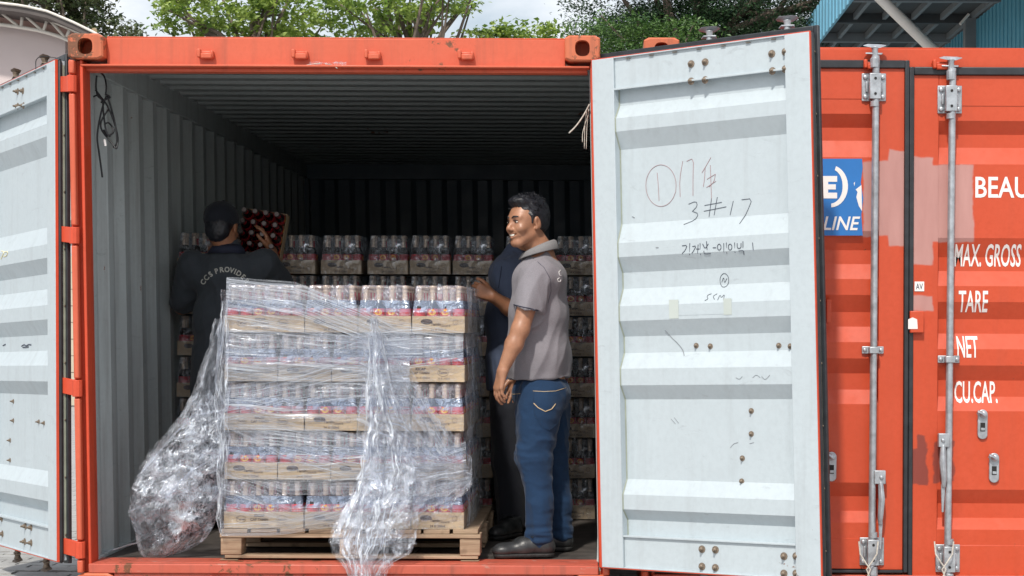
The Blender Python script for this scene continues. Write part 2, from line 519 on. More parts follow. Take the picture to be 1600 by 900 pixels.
def casting(parent, x0, y0, z0, xf, mat, h=0.118, w=0.162, d=0.178):
    mb = MB()
    cx, cz = x0 + w / 2, z0 + h / 2
    hw, hh = 0.034, 0.037
    n = 24
    def sq(a, rx, rz, pw):
        c, s = math.cos(a), math.sin(a)
        return (abs(c) ** pw * (1 if c > 0 else -1) * rx, abs(s) ** pw * (1 if s > 0 else -1) * rz)
    def ring(rx, rz, pw, y, ox=0):
        return [Vector((cx + ox + sq(2*math.pi*k/n, rx, rz, pw)[0], y, cz + sq(2*math.pi*k/n, rx, rz, pw)[1])) for k in range(n)]
    def rect(y, ins=0.0):
        out = []
        for k in range(n):
            a = 2 * math.pi * k / n
            c, s = math.cos(a), math.sin(a)
            t = min((w/2 - ins) / max(abs(c), 1e-6), (h/2 - ins) / max(abs(s), 1e-6))
            x, z = c * t, s * t
            m = 0.012
            out.append(Vector((cx + x, y, cz + z)))
        return out
    rings = [rect(y0 + d), rect(y0 + 0.007), rect(y0, 0.007), ring(hw, hh, 0.75, y0), ring(hw * .96, hh * .96, 0.75, y0 + 0.03), ring(hw * 1.25, hh * 1.2, 0.6, y0 + 0.034), ring(hw * 1.25, hh * 1.2, 0.6, y0 + 0.13)]
    mb.loft(rings, 0, True)
    return mb.build('corner_casting', mat, parent, xf, smooth=35)

def keeper(parent, x, y, z, xf, mat, w=0.072):
    mb = MB()
    mb.box((x, y - 0.012, z + 0.004), (w, 0.03, 0.03))
    mb.box((x + w * .1, y - 0.03, z - 0.006), (w * 0.72, 0.03, 0.026))
    mb.box((x - w * .38, y - 0.03, z + 0.006), (w * 0.24, 0.034, 0.04))
    mb.box((x + w * .42, y - 0.022, z + 0.002), (w * 0.2, 0.03, 0.034))
    return mb.build('lock_keeper', mat, parent, xf, bev=0.005)

def corr_y(x_in, depth_dir, y0, y1, z0, z1, pitch=0.278, th=0.003):
    """corrugated side sheet running along Y: ridge plane at x_in, troughs at x_in + depth_dir*0.036"""
    prof = []
    y = y0
    seq = [(0.072, 0), (0.068, 1), (0.070, 1), (0.068, 0)]
    prof.append((y, 0)); i = 0
    while y < y1:
        dy, t = seq[i % 4]
        y = min(y + dy, y1)
        prof.append((y, t)); i += 1
    mb = MB()
    ring = [Vector((x_in + depth_dir * 0.036 * t, yy, 0)) for yy, t in prof]
    back = [p + Vector((depth_dir * th, 0, 0)) for p in ring][::-1]
    loop = ring + back
    mb.loft([[p + Vector((0, 0, z)) for p in loop] for z in (z0, (z0 * 2 + z1) / 3, (z0 + 2 * z1) / 3, z1)], 0, True)
    return mb

def corr_x(y_in, x0, x1, z0, z1, pitch=0.25, depth=0.04):
    prof = []; x = x0; i = 0
    seq = [(0.09, 0), (0.04, 1), (0.08, 1), (0.04, 0)]
    prof.append((x, 0))
    while x < x1:
        dx, t = seq[i % 4]; x = min(x + dx, x1); prof.append((x, t)); i += 1
    mb = MB()
    ring = [Vector((xx, y_in + depth * t, 0)) for xx, t in prof]
    loop = ring + [p + Vector((0, 0.004, 0)) for p in ring][::-1]
    mb.loft([[p + Vector((0, 0, z)) for p in loop] for z in (z0, (z0 + z1) / 2, z1)])
    return mb

def roof(z, x0, x1, y0, y1, pitch=0.209):
    prof = []; y = y0; i = 0
    seq = [(0.09, 0), (0.02, 1), (0.079, 1), (0.02, 0)]
    prof.append((y, 0))
    while y < y1:
        dy, t = seq[i % 4]; y = min(y + dy, y1); prof.append((y, t)); i += 1
    mb = MB()
    ring = [Vector((0, yy, z + 0.02 * t)) for yy, t in prof]
    loop = ring + [p + Vector((0, 0, 0.004)) for p in ring][::-1]
    mb.loft([[p + Vector((x, 0, 0)) for p in loop] for x in (x0, (x0 + x1) / 2, x1)])
    return mb

def door(parent, xf, w, h, m_in, m_out, flange=(0.022, 0.034), inner_vis=True, hinge_left=True):
    """local coordinates (u, n, v); n=0 inner face, n=NF outer face.  Returns the door (its panel) object."""
    st, bm_ = 0.115, 0.145
    prof = [(0.0 + bm_ - 0.01, NP)]
    for a, b, c, d in RIDGES[::-1]:
        prof += [(d - DB, NP), (c - DB, NR), (b - DB, NR), (a - DB, NP)]
    prof.append((h - bm_ + 0.01, NP))
    def sheet(n_off, m):
        mb = MB()
        us = [st - 0.02, w / 2, w - st + 0.02]
        vs = [Vector((u, n + n_off, v)) for u in us for v, n in prof]
        k = len(prof)
        mb.add(vs, [(i * k + j, (i + 1) * k + j, (i + 1) * k + j + 1, i * k + j + 1) for i in range(2) for j in range(k - 1)], m)
        return mb
    p = sheet(0.0, 0)
    p2 = sheet(-0.003, 1)
    p.add(p2.v, p2.f, 1)
    root = p.build('door', [m_in, m_out], parent, xf)
    # frame: stiles and rails, inner skin and outer skin as separate thin boxes so each face has its own paint
    def part(name, mb, mats, bev=0.0): return mb.build(name, mats, root, xf, bev=bev)
    for u0, u1 in ((0, st), (w - st, w)):
        mb = MB()
        mb.b2((u0, NP - .003, 0.0), (u1, 0, h), 0)
        mb.b2((u0 + .0005, NF, 0.0005), (u1 - .0005, NP - .003, h - .0005), 1)
        part('door_stile', mb, [m_in, m_out], 0.004)
    for v0, v1 in ((0, bm_), (h - bm_, h)):
        mb = MB()
        mb.b2((st + .001, NP - .0035, v0 + .004), (w - st - .001, -0.012, v1), 0)
        mb.b2((st + .001, NF + .0005, v0 + .004), (w - st - .001, NP - .0035, v1 - .002), 1)
        # inner lip along the panel side
        vv = v1 if v0 < 0.01 else v0
        mb.b2((st + .001, -0.014, vv - 0.004), (w - st - .001, -0.001, vv + 0.004), 0)
        # outer lip with drain notches
        ve = v0 + .004 if v0 < 0.01 else v1
        mb.b2((st + .001, -0.014, ve - 0.004), (w - st - .001, -0.001, ve + 0.001), 0)
        part('door_rail', mb, [m_in, m_out], 0.003)
    # seam beside the stile (caulk line following the corrugation)
    if inner_vis:
        mb = MB()
        rings = [Vector((st + .001, n + 0.002, v)) for v, n in prof]
        mb.tube(rings, 0.0035, 5)
        part('caulk_seam', mb, M_olive)
    # painted edge, gasket, retainer, flange
    fl, ft = flange
    e = 0.0005
    mb = MB()
    for a, b in (((-0.004, -.014, -0.004), (0, -.002, h + .004)), ((w, -.014, -0.004), (w + .004, -.002, h + .004)), ((0, -.014, -0.004), (w, -.002, 0)), ((0, -.014, h), (w, -.002, h + .004))):
        mb.b2(a, b)
    part('door_edge_trim', mb, M_or_dk)
    mb = MB()
    g = 0.010
    mb.tube([(-.002, -.024, 0), (-.002, -.024, h)], g, 8)
    mb.tube([(w + .002, -.024, 0), (w + .002, -.024, h)], g, 8)
    mb.tube([(0, -.024, h + .002), (w, -.024, h + .002)], g, 8)
    mb.tube([(0, -.024, -.002), (w, -.024, -.002)], g, 8)
    y0, y1 = -.066, -.046
    mb.b2((-fl, y0, -.012), (0, y1, h + ft)); mb.b2((w, y0, -.012), (w + fl, y1, h + ft))
    mb.b2((0, y0, h), (w, y1, h + ft)); mb.b2((0, y0, -.014), (w, y1, 0))
    part('door_gasket', mb, M_rub, 0.006)
    for u0 in (-.0035, w):
        part('gasket_retainer', MB().b2((u0, -.0455, .03), (u0 + .0035, -.035, h - .02)), M_olive)
    rv = MB().lathe([(0.0, -.002), (.004, -.001), (.005, .002), (.003, .004)], (0, 0, 0), 6, axis='x')
    first = None
    for kk in range(9):
        for u0 in (-.005, w + .005):
            vv = 0.12 + kk * (h - .2) / 8
            q = xf(Vector((u0, -.040, vv)))
            if first is None:
                first = rv.build('rivet', M_bolt, root, local=True, smooth=40); o = first
            else:
                o = first.copy(); COL.objects.link(o); o.parent = root
            o.location = q - wloc(root)
    return root

def locking_bar(droot, xf, u, h, mat, bmat, handle=1, lean=0.0, hv=0.55, keep=True, lever=True):
    """outside face; n more negative = farther out"""
    nb = NF - 0.034
    mb = MB().tube([(u + lean * (vv / h - .5), nb, vv) for vv in np.linspace(-0.02, h + 0.035, 6)], 0.0165, 12)
    # worn collar
    for vv in (h - 0.185, h + .0, 0.165):
        mb.tube([(u, nb, vv - .012), (u, nb, vv + .012)], 0.0215, 12)
    bar = mb.build('locking_bar', mat, droot, xf, smooth=40)
    for sgn, v0 in ((1, h + 0.03), (-1, -0.03)):
        cm = MB()
        cm.tube([(u, nb, v0 - .05 * sgn), (u, nb, v0 - .01 * sgn), (u, nb, v0), (u, nb, v0 + .03 * sgn), (u, nb, v0 + .045 * sgn)], [.0215, .023, .015, .014, .019], 10)
        cm.prism([(u - .055, nb - .012, v0 + .048 * sgn), (u - .02, nb - .016, v0 + .04 * sgn), (u + .02, nb - .016, v0 + .038 * sgn), (u + .052, nb - .008, v0 + .05 * sgn), (u + .03, nb + .002, v0 + .055 * sgn), (u - .03, nb + .002, v0 + .057 * sgn)], (0, 0.018, 0.006 * sgn))
        cm.prism([(u - .045, nb - .004, v0 + .012 * sgn), (u + .03, nb - .01, v0 + .008 * sgn), (u + .038, nb + .01, v0 + .014 * sgn), (u - .02, nb + .02, v0 + .018 * sgn)], (0, 0, .007 * sgn))
        cm.build('locking_cam', bmat, droot, xf, bev=0.002)
    for v0 in (h - 0.105, 0.085):
        bk = MB()
        bk.box((u, NF - .004, v0), (.112, .008, .128))
        bk.box((u, NF - .03, v0), (.052, .046, .118))
        for du in (-.040, .040):
            for dv in (-.045, .045):
                bk.lathe([(.012, 0), (.012, -.008), (.007, -.013)], (u + du, NF - .008, v0 + dv), 8, axis='y')
            bk.box((u + du * .85, NF - .012, v0), (.01, .016, .05))
        bk.build('bar_bracket', mat, droot, xf, bev=0.003)
        for dv in (-.035, .035):
            MB().lathe([(.0065, 0), (.0065, -.001)], (u, NF - .0545, v0 + dv), 8, axis='y').build('pin_hole', M_dark, droot, xf)
    for v0 in (h * 0.435,):
        bk = MB()
        bk.box((u, NF - .005, v0), (.10, .010, .034))
        bk.box((u, NF - .03, v0), (.044, .05, .03))
        for du in (-.037, .037): bk.lathe([(.010, 0), (.010, -.006), (.006, -.010)], (u + du, NF - .010, v0), 8, axis='y')
        bk.build('bar_guide', mat, droot, xf, bev=0.003)
    if lever:
        s = handle
        hb = MB()
        hb.box((u + s * .028, nb - .008, hv), (.052, .030, .062))
        hb.lathe([(.010, 0), (.010, -.006), (.005, -.009)], (u + s * .034, nb - .023, hv), 8, axis='y')
        hb.tube([(u + s * .032, nb - .012, hv - .02), (u + s * .036, nb - .02, hv - .10), (u + s * .030, nb - .026, hv - .18), (u + s * .030, nb - .02, hv - .215)], [.013, .017, .014, .010], 6)
        hb.prism([(u + s * .022, nb - .022, hv - .20), (u + s * .042, nb - .022, hv - .20), (u + s * .037, nb - .012, hv - .33), (u + s * .027, nb - .012, hv - .33)], (0, .008, 0))
        hb.build('door_handle', mat, droot, xf, bev=0.003)
    return bar

def container(root, XL, zb, xf, m_front, m_post, m_in, interior, keepers, hdr_z=(2.44, 2.582)):
    XR = XL + 2.438
    z = lambda v: v + zb
    for x0 in (XL, XR - 0.162):
        casting(root, x0, -0.010, z(2.473) + (0 if interior else .03), xf, M_cast)
        casting(root, x0, -0.006, z(0.0) - (0.0 if not interior else 0.0), xf, M_cast)
        casting(root, x0, 5.88, z(2.473), xf, m_front)
    # header
    mb = MB()
    hy = 0.052 if interior else 0.038
    cz_ = 0.0 if interior else 0.03
    mb.b2((XL + .162, hy, z(hdr_z[0] + .012)), (XR - .162, 0.14, z(hdr_z[1])))
    mb.b2((XL + .05, 0.012 + (0 if interior else .024), z(hdr_z[0] + .004)), (XR - .05, hy + .03, z(hdr_z[0] + .014)))
    mb.b2((XL + .06, hy + .012, z(hdr_z[0] - .012)), (XR - .06, 0.13, z(hdr_z[0] + .004)))
    mb.b2((XL + .162, hy + .004, z(2.582)), (XR - .162, 0.16, z(2.588)))
    mb.build('header_rail', m_front, root, xf, bev=0.003)
    for x in keepers: keeper(root, x, hy, z(2.50), xf, m_front)
    # posts
    for sx, X in ((1, XL), (-1, XR)):
        mb = MB()
        mb.b2((X + sx * .0, 0.040, z(.118)), (X + sx * .040, 0.13, z(2.473)))
        mb.b2((X + sx * .0, 0.004, z(.118)), (X + sx * .012, 0.045, z(2.473)))
        jw = .0605 if sx > 0 else .047
        mb.b2((X + sx * (jw - .0145), 0.016, z(.15)), (X + sx * jw, 0.128, z(2.473)))
        mb.build('corner_post', m_post, root, xf, bev=0.004)
        hz = [2.36, 1.665, .965, .225]
        lugz = [z(2.468)] + [q for c in hz for q in (z(c + .045), z(c - .045))] + [z(.12)]
        for i in range(0, len(lugz), 2):
            if lugz[i] - lugz[i + 1] < .02: continue
            MB().b2((X + sx * .003, -0.016, lugz[i + 1]), (X + sx * .030, 0.022, lugz[i])).build('hinge_lug', m_front, root, xf, bev=0.007)
    # sill
    mb = MB()
    mb.b2((XL + .05, 0.0, z(.118)), (XR - .05, 0.045, z(.162)))
    mb.b2((XL + .163, 0.012, z(0.012)), (XR - .163, 0.06, z(.118)))
    mb.b2((XL + .052, 0.0455, z(.12)), (XR - .052, 0.20, z(.163)))
    mb.build('door_sill', M_sill, root, xf, bev=0.005)
    for x in keepers: keeper(root, x + .02, 0.012, z(.085), xf, M_sill)
    # sides, roof, back
    for sx, X in ((1, XL), (-1, XR)):
        w = corr_y(X + sx * .052, -sx, 0.125, 5.93, z(.16), z(2.45))
        w.build('side_wall', m_in, root, xf)
        MB().b2((X, 0.14, z(2.445)), (X + sx * .055, 5.9, z(2.578))).build('top_side_rail', m_in, root, xf, bev=0.003)
        MB().b2((X, 0.14, z(.02)), (X + sx * .058, 5.9, z(.175))).build('bottom_side_rail', m_in, root, xf, bev=0.003)
    roof(z(2.562), XL + .03, XR - .03, 0.13, 5.95).build('roof_sheet', M_roofin if interior else m_front, root, xf)
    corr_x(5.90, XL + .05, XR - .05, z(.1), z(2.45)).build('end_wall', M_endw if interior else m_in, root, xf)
    mb = MB(); mb.b2((XL + .05, 5.86, z(2.44)), (XR - .05, 5.95, z(2.58)))
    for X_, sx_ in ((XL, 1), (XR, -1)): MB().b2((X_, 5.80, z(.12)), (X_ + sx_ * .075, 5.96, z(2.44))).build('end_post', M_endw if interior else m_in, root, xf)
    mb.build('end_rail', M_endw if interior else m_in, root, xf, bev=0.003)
    MB().b2((XL + .05, 5.885, z(.0)), (XR - .05, 5.95, z(.16))).build('end_rail', m_in, root, xf, bev=0.003)
    nfl = 8
    fw = (2.438 - .12) / nfl
    for i in range(nfl):
        MB().b2((XL + .06 + i * fw + .002, 0.201, z(.13)), (XL + .06 + (i + 1) * fw - .002, 5.88, z(.160))).build('floor_board', M_floor, root, xf, bev=0.0)
    MB().b2((XL + .06, 0.21, z(.10)), (XR - .06, 5.87, z(.128))).build('floor_frame', M_dark, root, xf)

# ------------------------------------------------------------------ container 1 (open)
def rk(v): return Vector((v.x - 0.0222 * (v.z - 1.3), v.y, v.z))
XL1 = -2.423
C1 = empty('shipping_container', (-1.2, 0, 0), 'open orange shipping container with both white-lined doors swung out and pallets inside', 'shipping container')
kp = [(px - VX) / 341.0 + 0.0222 * 1.2 - .006 for px in (319, 467, 581, 727)]
container(C1, XL1, 0.0, rk, M_or1, M_or_dk, M_wall, True, kp)

def door_frame(anchor, ang, sgn, tilt):
    """sgn +1: u runs right and towards the viewer; -1: u runs left and away"""
    if sgn > 0:
        u = Vector((math.cos(ang), -math.sin(ang), 0)); n = Vector((-math.sin(ang), -math.cos(ang), 0))
    else:
        u = Vector((-math.cos(ang), math.sin(ang), 0)); n = Vector((-math.sin(ang), -math.cos(ang), 0))
    v = Vector((0, 0, 1))
    c, s = math.cos(tilt), math.sin(tilt)
    u2 = u * c + v * s * sgn
    v2 = v * c - u * s * sgn
    O = Vector(anchor)
    f = lambda q: O + u2 * q.x + n * q.y + v2 * q.z
    def inv(px, py, nn=0.0):
        C = Vector((0, -CDIST, CZ)); d = pt(px, py, 0.5) - C
        t = ((O + n * nn) - C).dot(n) / d.dot(n)
        r = C + d * t - O
        return Vector((r.dot(u2), nn, r.dot(v2)))
    f.inv = inv
    return f

DR = door_frame(pt(940.5, 886, -0.05), R(32.5), 1, R(1.66))
DL = door_frame(pt(88, 877, 0.03), R(53.9), -1, R(1.45))
wR = DR.inv(1264, 60).x
w1 = 1.14
print('right door width', wR)
door_r = door(C1, DR, wR, DH - .004, M_white, M_or1)
door_l = door(C1, DL, w1, DH - .004, M_white, M_or1)
for u in (DR.inv(1095, 100).x, DR.inv(1218, 100).x): locking_bar(door_r, DR, u, DH, M_galv, M_galv)
for u in (DL.inv(42, 130).x, DL.inv(-2, 130).x): locking_bar(door_l, DL, u, DH, M_galv, M_bolt)
boltm = MB().lathe([(.017, 0), (.017, .002), (.0095, .004), (.0095, .012), (.005, .016), (.005, .024), (.002, .026)], (0, 0, 0), 10, axis='y').build('bolt', M_bolt, door_r, local=True, smooth=40)
used = False
def bolt_at(dr, fr, px, py, nn, sc=1.0, m=None):
    global used
    q = fr.inv(px, py, nn)
    q.y = nn
    a = fr(q); nv = (fr(q + Vector((0, 1, 0))) - a).normalized()
    if not used: o = boltm; used = True
    else:
        o = boltm.copy(); COL.objects.link(o)
    o.parent = dr
    o.location = a - wloc(dr)
    o.rotation_euler = nv.to_track_quat('Y', 'Z').to_euler()
    o.scale = (sc, sc, sc)
for px, py in ((1080,100),(1102,97),(1080,127),(1102,125),(1206,84),(1207,111),(1227,81),(1227,108),(1097,858),(1118,859),(1097,885),(1118,887),(1225,869),(1244,869),(1225,896),(1244,896)):
    bolt_at(door_r, DR, px, py, -0.012)
for px, py in ((1088,540),(1110,541),(1217,540),(1235,541),(1174,642),(1174,678),(1160,716),(1159,752)):
    bolt_at(door_r, DR, px, py, NP if py > 600 else -.046, 0.75)
for px, py in ((28,143),(36,142),(28,166),(37,165),(40,822),(49,824),(39,846),(49,848),(3,810),(4,834)):
    bolt_at(door_l, DL, px, py, -0.012)
for px, py in ((21,627),(21,657),(16,688),(16,719),(61,659),(69,661)):
    bolt_at(door_l, DL, px, py, NP, 0.7)
# drain slots in the rails' lips
for dr, fr, w in ((door_r, DR, wR), (door_l, DL, w1)):
    for i in range(7):
        u = 0.19 + i * (w - .36) / 6
        for v in (DH - .010,):
            MB().box((u, -.0075, v - .0052), (.022, .009, .002)).build('drain_slot', M_bolt, dr, fr)
# hinges: blade from the post's lug to the door's edge
for hz in (2.36, 1.665, .965, .225):
    zz = hz
    a = rk(Vector((XL1 + .016, -.002, zz))); 
    b = DL(Vector((0.02, -.03, zz - DB)))
    mb = MB()
    mb.tube([a + Vector((0, 0, -.038)), a + Vector((0, 0, .038))], .0225, 10)
    d = (b - a); d.z = 0
    nrm = Vector((-d.y, d.x, 0)).normalized() * .008
    mb.prism([a - nrm + Vector((0, 0, -.036)), b - nrm + Vector((0, 0, -.036)), b - nrm + Vector((0, 0, .036)), a - nrm + Vector((0, 0, .036))], nrm * 2)
    mb.build('hinge', M_or_dk, C1, bev=.002)
    a = rk(Vector((XL1 + 2.438 - .010, -.002, zz)))
    b = DR(Vector((0.02, -.04, zz - DB)))
    mb = MB(); mb.tube([a + Vector((0, 0, -.038)), a + Vector((0, 0, .038))], .0225, 10)
    d = (b - a); d.z = 0
    nrm = Vector((-d.y, d.x, 0)).normalized() * .008
    mb.prism([a - nrm + Vector((0, 0, -.036)), b - nrm + Vector((0, 0, -.036)), b - nrm + Vector((0, 0, .036)), a - nrm + Vector((0, 0, .036))], nrm * 2)
    mb.build('hinge', M_or_dk, C1, bev=.002)

# ---- marks written on the open right door
def panel_n(zc):
    """depth of the door panel at height zc above the container's base"""
    for a, b, c, d in RIDGES:
        if d <= zc <= a:
            if zc > b: return NP + (NR - NP) * (a - zc) / (a - b)
            if zc < c: return NP + (NR - NP) * (zc - d) / (c - d)
            return NR
    return NP
def strokes(name, lines, mat, r=0.0016, nn=NP, dr=door_r, fr=DR):
    mb = MB()
    for ln in lines:
        pts = [fr.inv(x, y, nn) for x, y in ln]
        # round the corners
        if len(pts) > 2:
            q = [pts[0]]
            for a, b in zip(pts[:-1], pts[1:]):
                q += [a.lerp(b, .25), a.lerp(b, .75)]
            q.append(pts[-1]); pts = q
        pts = [Vector((p.x, panel_n(p.z + DB) + .0014, p.z)) for p in pts]
        mb.tube(pts, r, 5)
    return mb.build(name, mat, dr, fr)
circ = lambda cx, cy, rx, ry, n=16, a0=0.3: [(cx + rx * math.cos(a0 + 2*math.pi*i/n), cy + ry * math.sin(a0 + 2*math.pi*i/n)) for i in range(n + 1)]
strokes('red_handwriting', [circ(1033, 290, 24, 33), [(1027,270),(1029,292),(1030,314)], [(1067,252),(1062,280),(1063,308)], [(1073,252),(1084,247),(1083,275),(1083,306)],
    [(1111,246),(1103,260),(1097,270)], [(1102,262),(1101,280),(1099,292)], [(1110,258),(1111,285),(1112,312)], [(1105,280),(1118,272)], [(1104,293),(1119,283)], [(1118,272),(1116,284),(1108,292)]], M_redink, .0011)
strokes('black_handwriting', [[(1076,319),(1088,314),(1090,322),(1082,330)], [(1082,330),(1092,334),(1086,344),(1070,351)], [(1112,310),(1108,339)], [(1121,308),(1116,336)], [(1101,321),(1128,316)], [(1100,330),(1135,323)],
    [(1146,314),(1141,336)], [(1159,312),(1176,310),(1168,330),(1158,350)]], M_ink, .0013)
strokes('blue_handwriting', [[(1066,384),(1074,383),(1071,391),(1066,396)], [(1078,380),(1077,398)], [(1082,385),(1088,384),(1084,392),(1081,396)], [(1091,382),(1090,396)], [(1094,380),(1094,398)], [(1088,389),(1093,389)],
    [(1098,381),(1102,389),(1107,381)], [(1100,392),(1100,397),(1110,396)], [(1104,377),(1105,390)], [(1114,387),(1119,387)], circ(1124, 386, 3, 5, 8), [(1131,380),(1131,394)], [(1135,379),(1135,396)], circ(1141, 386, 3, 5, 8),
    [(1148,379),(1148,395)], [(1152,380),(1152,388),(1158,388),(1158,380)], [(1161,377),(1161,387)], [(1154,392),(1162,391),(1161,398)], [(1176,379),(1177,391)]], M_ink, .0016, NR)
strokes('circled_mark', [circ(1132, 438, 7, 11, 12), [(1128,441),(1131,432),(1132,443),(1136,435)], [(1115,459),(1110,461),(1109,464),(1112,467),(1107,470)], [(1124,459),(1118,463),(1122,468)], [(1127,469),(1129,460),(1132,466),(1136,459),(1136,469)]], M_ink, .0012, NP)
strokes('scratch', [[(1039,516),(1046,527),(1053,533)], [(1053,533),(1063,544),(1068,556)], [(985,338),(989,340)], [(1029,387),(1033,387)]], M_scratch, .0018, -.03)
strokes('scratch', [[(1176,590),(1182,585),(1188,590)], [(1190,588),(1196,594),(1203,586)], [(1150,590),(1156,593),(1160,588)], [(1135,700),(1140,694),(1147,692)], [(1165,694),(1172,692)], [(1042,655),(1049,663)], [(1047,653),(1054,662)], [(1100,803),(1106,804)]], M_scratch, .0009, NR)
for (x0, y0, x1, y1) in ((1046, 468, 1060, 498), (1131, 466, 1143, 492)):
    a, b = DR.inv(x0, y1, NR), DR.inv(x1, y0, NR)
    MB().b2((a.x, NR + .0006, a.z), (b.x, NR + .0016, b.z)).build('tape_strip', M_tape, door_r, DR)
a, b = DR.inv(1058, 493, NR), DR.inv(1134, 487, NR)
MB().b2((a.x, NR + .0004, a.z), (b.x, NR + .0010, b.z)).build('tape_strip', M_white, door_r, DR)
strokes('red_handwriting', [[(8,392),(14,394),(11,400),(9,405)], [(14,394),(20,393),(18,400),(13,401)]], simple('yellow_chalk', (.75,.68,.40), .7), .0022, -.03, door_l, DL)
strokes('black_handwriting', [[(0,540),(4,538)], [(29,541),(33,538),(36,541),(40,538),(44,539)], [(31,543),(40,542)]], M_ink, .0028, -.03, door_l, DL)

# ------------------------------------------------------------------ container 2 (closed)
idf = lambda v: v
C2B = -0.038
XL2 = 0.188
C2 = empty('shipping_container', (1.4, 0, 0), 'closed orange container with silver locking bars, blue logo panel and white capacity lettering', 'shipping container')
kp2 = [(1360 - VX) / 341, (1468 - VX) / 341, .45, 2.4]
container(C2, XL2, C2B, idf, M_or2, M_or2, M_or2, False, kp2, hdr_z=(2.475, 2.582))
def D2(x0, dz):
    f = lambda q: Vector((x0 + q.x, 0.078 + q.y, C2B + DB + dz + q.z))   # n=NF sits at Y=0.026
    return f
leafL = D2(XL2 + .035, 0.03); leafR = D2(1.431, 0.0)
wL = 1.388 - (XL2 + .035)
d2l = door(C2, leafL, wL, DH - .012, M_or2, M_or2, (0.021, 0.036), False)
d2r = door(C2, leafR, 1.14, DH - .012, M_or2, M_or2, (0.021, 0.036), False)
locking_bar(d2l, leafL, (1361.5 - VX) / 337 - .005 - (XL2 + .035), DH + .005, M_galv, M_galv, 1, 0.010, hv=0.43)
locking_bar(d2r, leafR, (1479 - VX) / 337 - .005 - 1.431, DH - .02, M_galv, M_galv, -1, 0.014, hv=0.63)
locking_bar(d2l, leafL, 0.25, DH + .005, M_galv, M_galv, -1, 0.0, hv=0.43)
# lettering
import bmesh
def conform(vs, fs, yfun, cuts):
    bm = bmesh.new()
    bv = [bm.verts.new(v) for v in vs]
    for f in fs:
        try: bm.faces.new([bv[i] for i in f])
        except ValueError: pass
    for z in cuts:
        bmesh.ops.bisect_plane(bm, geom=bm.verts[:] + bm.edges[:] + bm.faces[:], plane_co=(0, 0, z), plane_no=(0, 0, 1))
    bm.verts.index_update()
    out = [Vector((v.co.x, yfun(v.co.z), v.co.z)) for v in bm.verts]
    ff = [tuple(v.index for v in f.verts) for f in bm.faces]
    bm.free()
    return out, ff
def place_text(parent, body, px, ytop, ybot, sx, mat, Y=0.0235, bold=0.012, wpx=None, shear=0.0, name='lettering', dz=None):
    sc = FPX / (CDIST + Y)
    vs, fs = text_mesh(body, 1.0, 1.0, bold=bold, shear=shear)
    xs = [v.x for v in vs]; ys = [v.y for v in vs]
    H = (ybot - ytop) / sc
    k = H / 0.70 if any(c.isupper() for c in body) else H / 0.5
    kx = (wpx / sc) / (max(xs) - min(xs)) if wpx else k * sx
    o = pt(px, ybot, Y)
    mb = MB()
    vv = [Vector((o.x + (v.x - min(xs)) * kx, Y, o.z + (v.y - 0) * k)) for v in vs]
    if dz is not None:
        cuts = [C2B + dz + q for r in RIDGES for q in r]
        vv, fs = conform(vv, fs, lambda z: 0.078 + panel_n(z - C2B - dz) - .003 - .0016, cuts)
    mb.add(vv, fs)
    return mb.build(name, mat, parent)
YF = 0.078 + NP - .003 - .0025   # outer skin of the panel
YR = 0.078 + NR - .003 - .0025
YS = 0.026 - .002
place_text(d2r, 'BEAU', 1524, 276, 308, .6, M_txt, YF, dz=0.0, wpx=84, bold=.014)
place_text(d2r, 'MAX. GROSS', 1494, 381, 415, .5, M_txt, YF, dz=0.0, wpx=104, bold=.014)
place_text(d2r, 'TARE', 1498, 454, 487, .5, M_txt, YF, dz=0.0, wpx=46, bold=.014)
place_text(d2r, 'NET', 1496, 525, 558, .5, M_txt, YF, dz=0.0, wpx=33, bold=.014)
place_text(d2r, 'CU.CAP.', 1494, 596, 629, .5, M_txt, YF, dz=0.0, wpx=67, bold=.014)
# blue logo panel with its partly hidden mark
def pb(x, y, Y=YF): 
    q = pt(x, y, Y); return q
mb = MB()
outline = [(1180, 248), (1347, 248), (1348, 262), (1345, 285), (1349, 310), (1346, 335), (1348, 368), (1180, 368)]
mb.prism([pb(x, y, YF) for x, y in outline], (0, .0012, 0))
sign = mb.build('logo_panel', M_blue, d2l)
def flat_poly(pxs, Y, mat, name, parent):
    MB().prism([pt(x, y, Y) for x, y in pxs], (0, .0006, 0)).build(name, mat, parent)
Yl = YF - .0014
arc = MB(); ring_o, ring_i = [], []
for i in range(15):
    a = R(-72) + i * R(160) / 14
    t = 8.5 - 5.5 * abs(i / 14 - .45) ** 1.2
    ring_o.append(pt(1298 + 27 * math.cos(a), 291 + 33 * math.sin(a) * 1.0, Yl)); ring_i.append(pt(1298 + (27 - t) * math.cos(a), 291 + (33 - t) * math.sin(a), Yl))
k = len(ring_o)
arc.add(ring_o + ring_i, [(i, i + 1, k + i + 1, k + i) for i in range(k - 1)])
arc.build('logo_mark', M_txt, sign)
flat_poly([(1270,275),(1308,275),(1308,284),(1294,284),(1294,288),(1306,288),(1306,296),(1294,296),(1294,301),(1308,301),(1308,310),(1270,310)], Yl, M_txt, 'logo_mark', sign)
place_text(sign, 'LINE', 1286, 338, 359, .9, M_txt, Yl, wpx=58, shear=.25, name='logo_lettering', bold=.014)
flat_poly([(1334,286),(1336,284),(1335,291)], Yl, M_txt, 'logo_mark', sign)
flat_poly([(1341,293),(1346,289),(1347,330),(1342,322),(1338,308),(1340,300),(1337,296)], Yl, M_txt, 'logo_mark', sign)
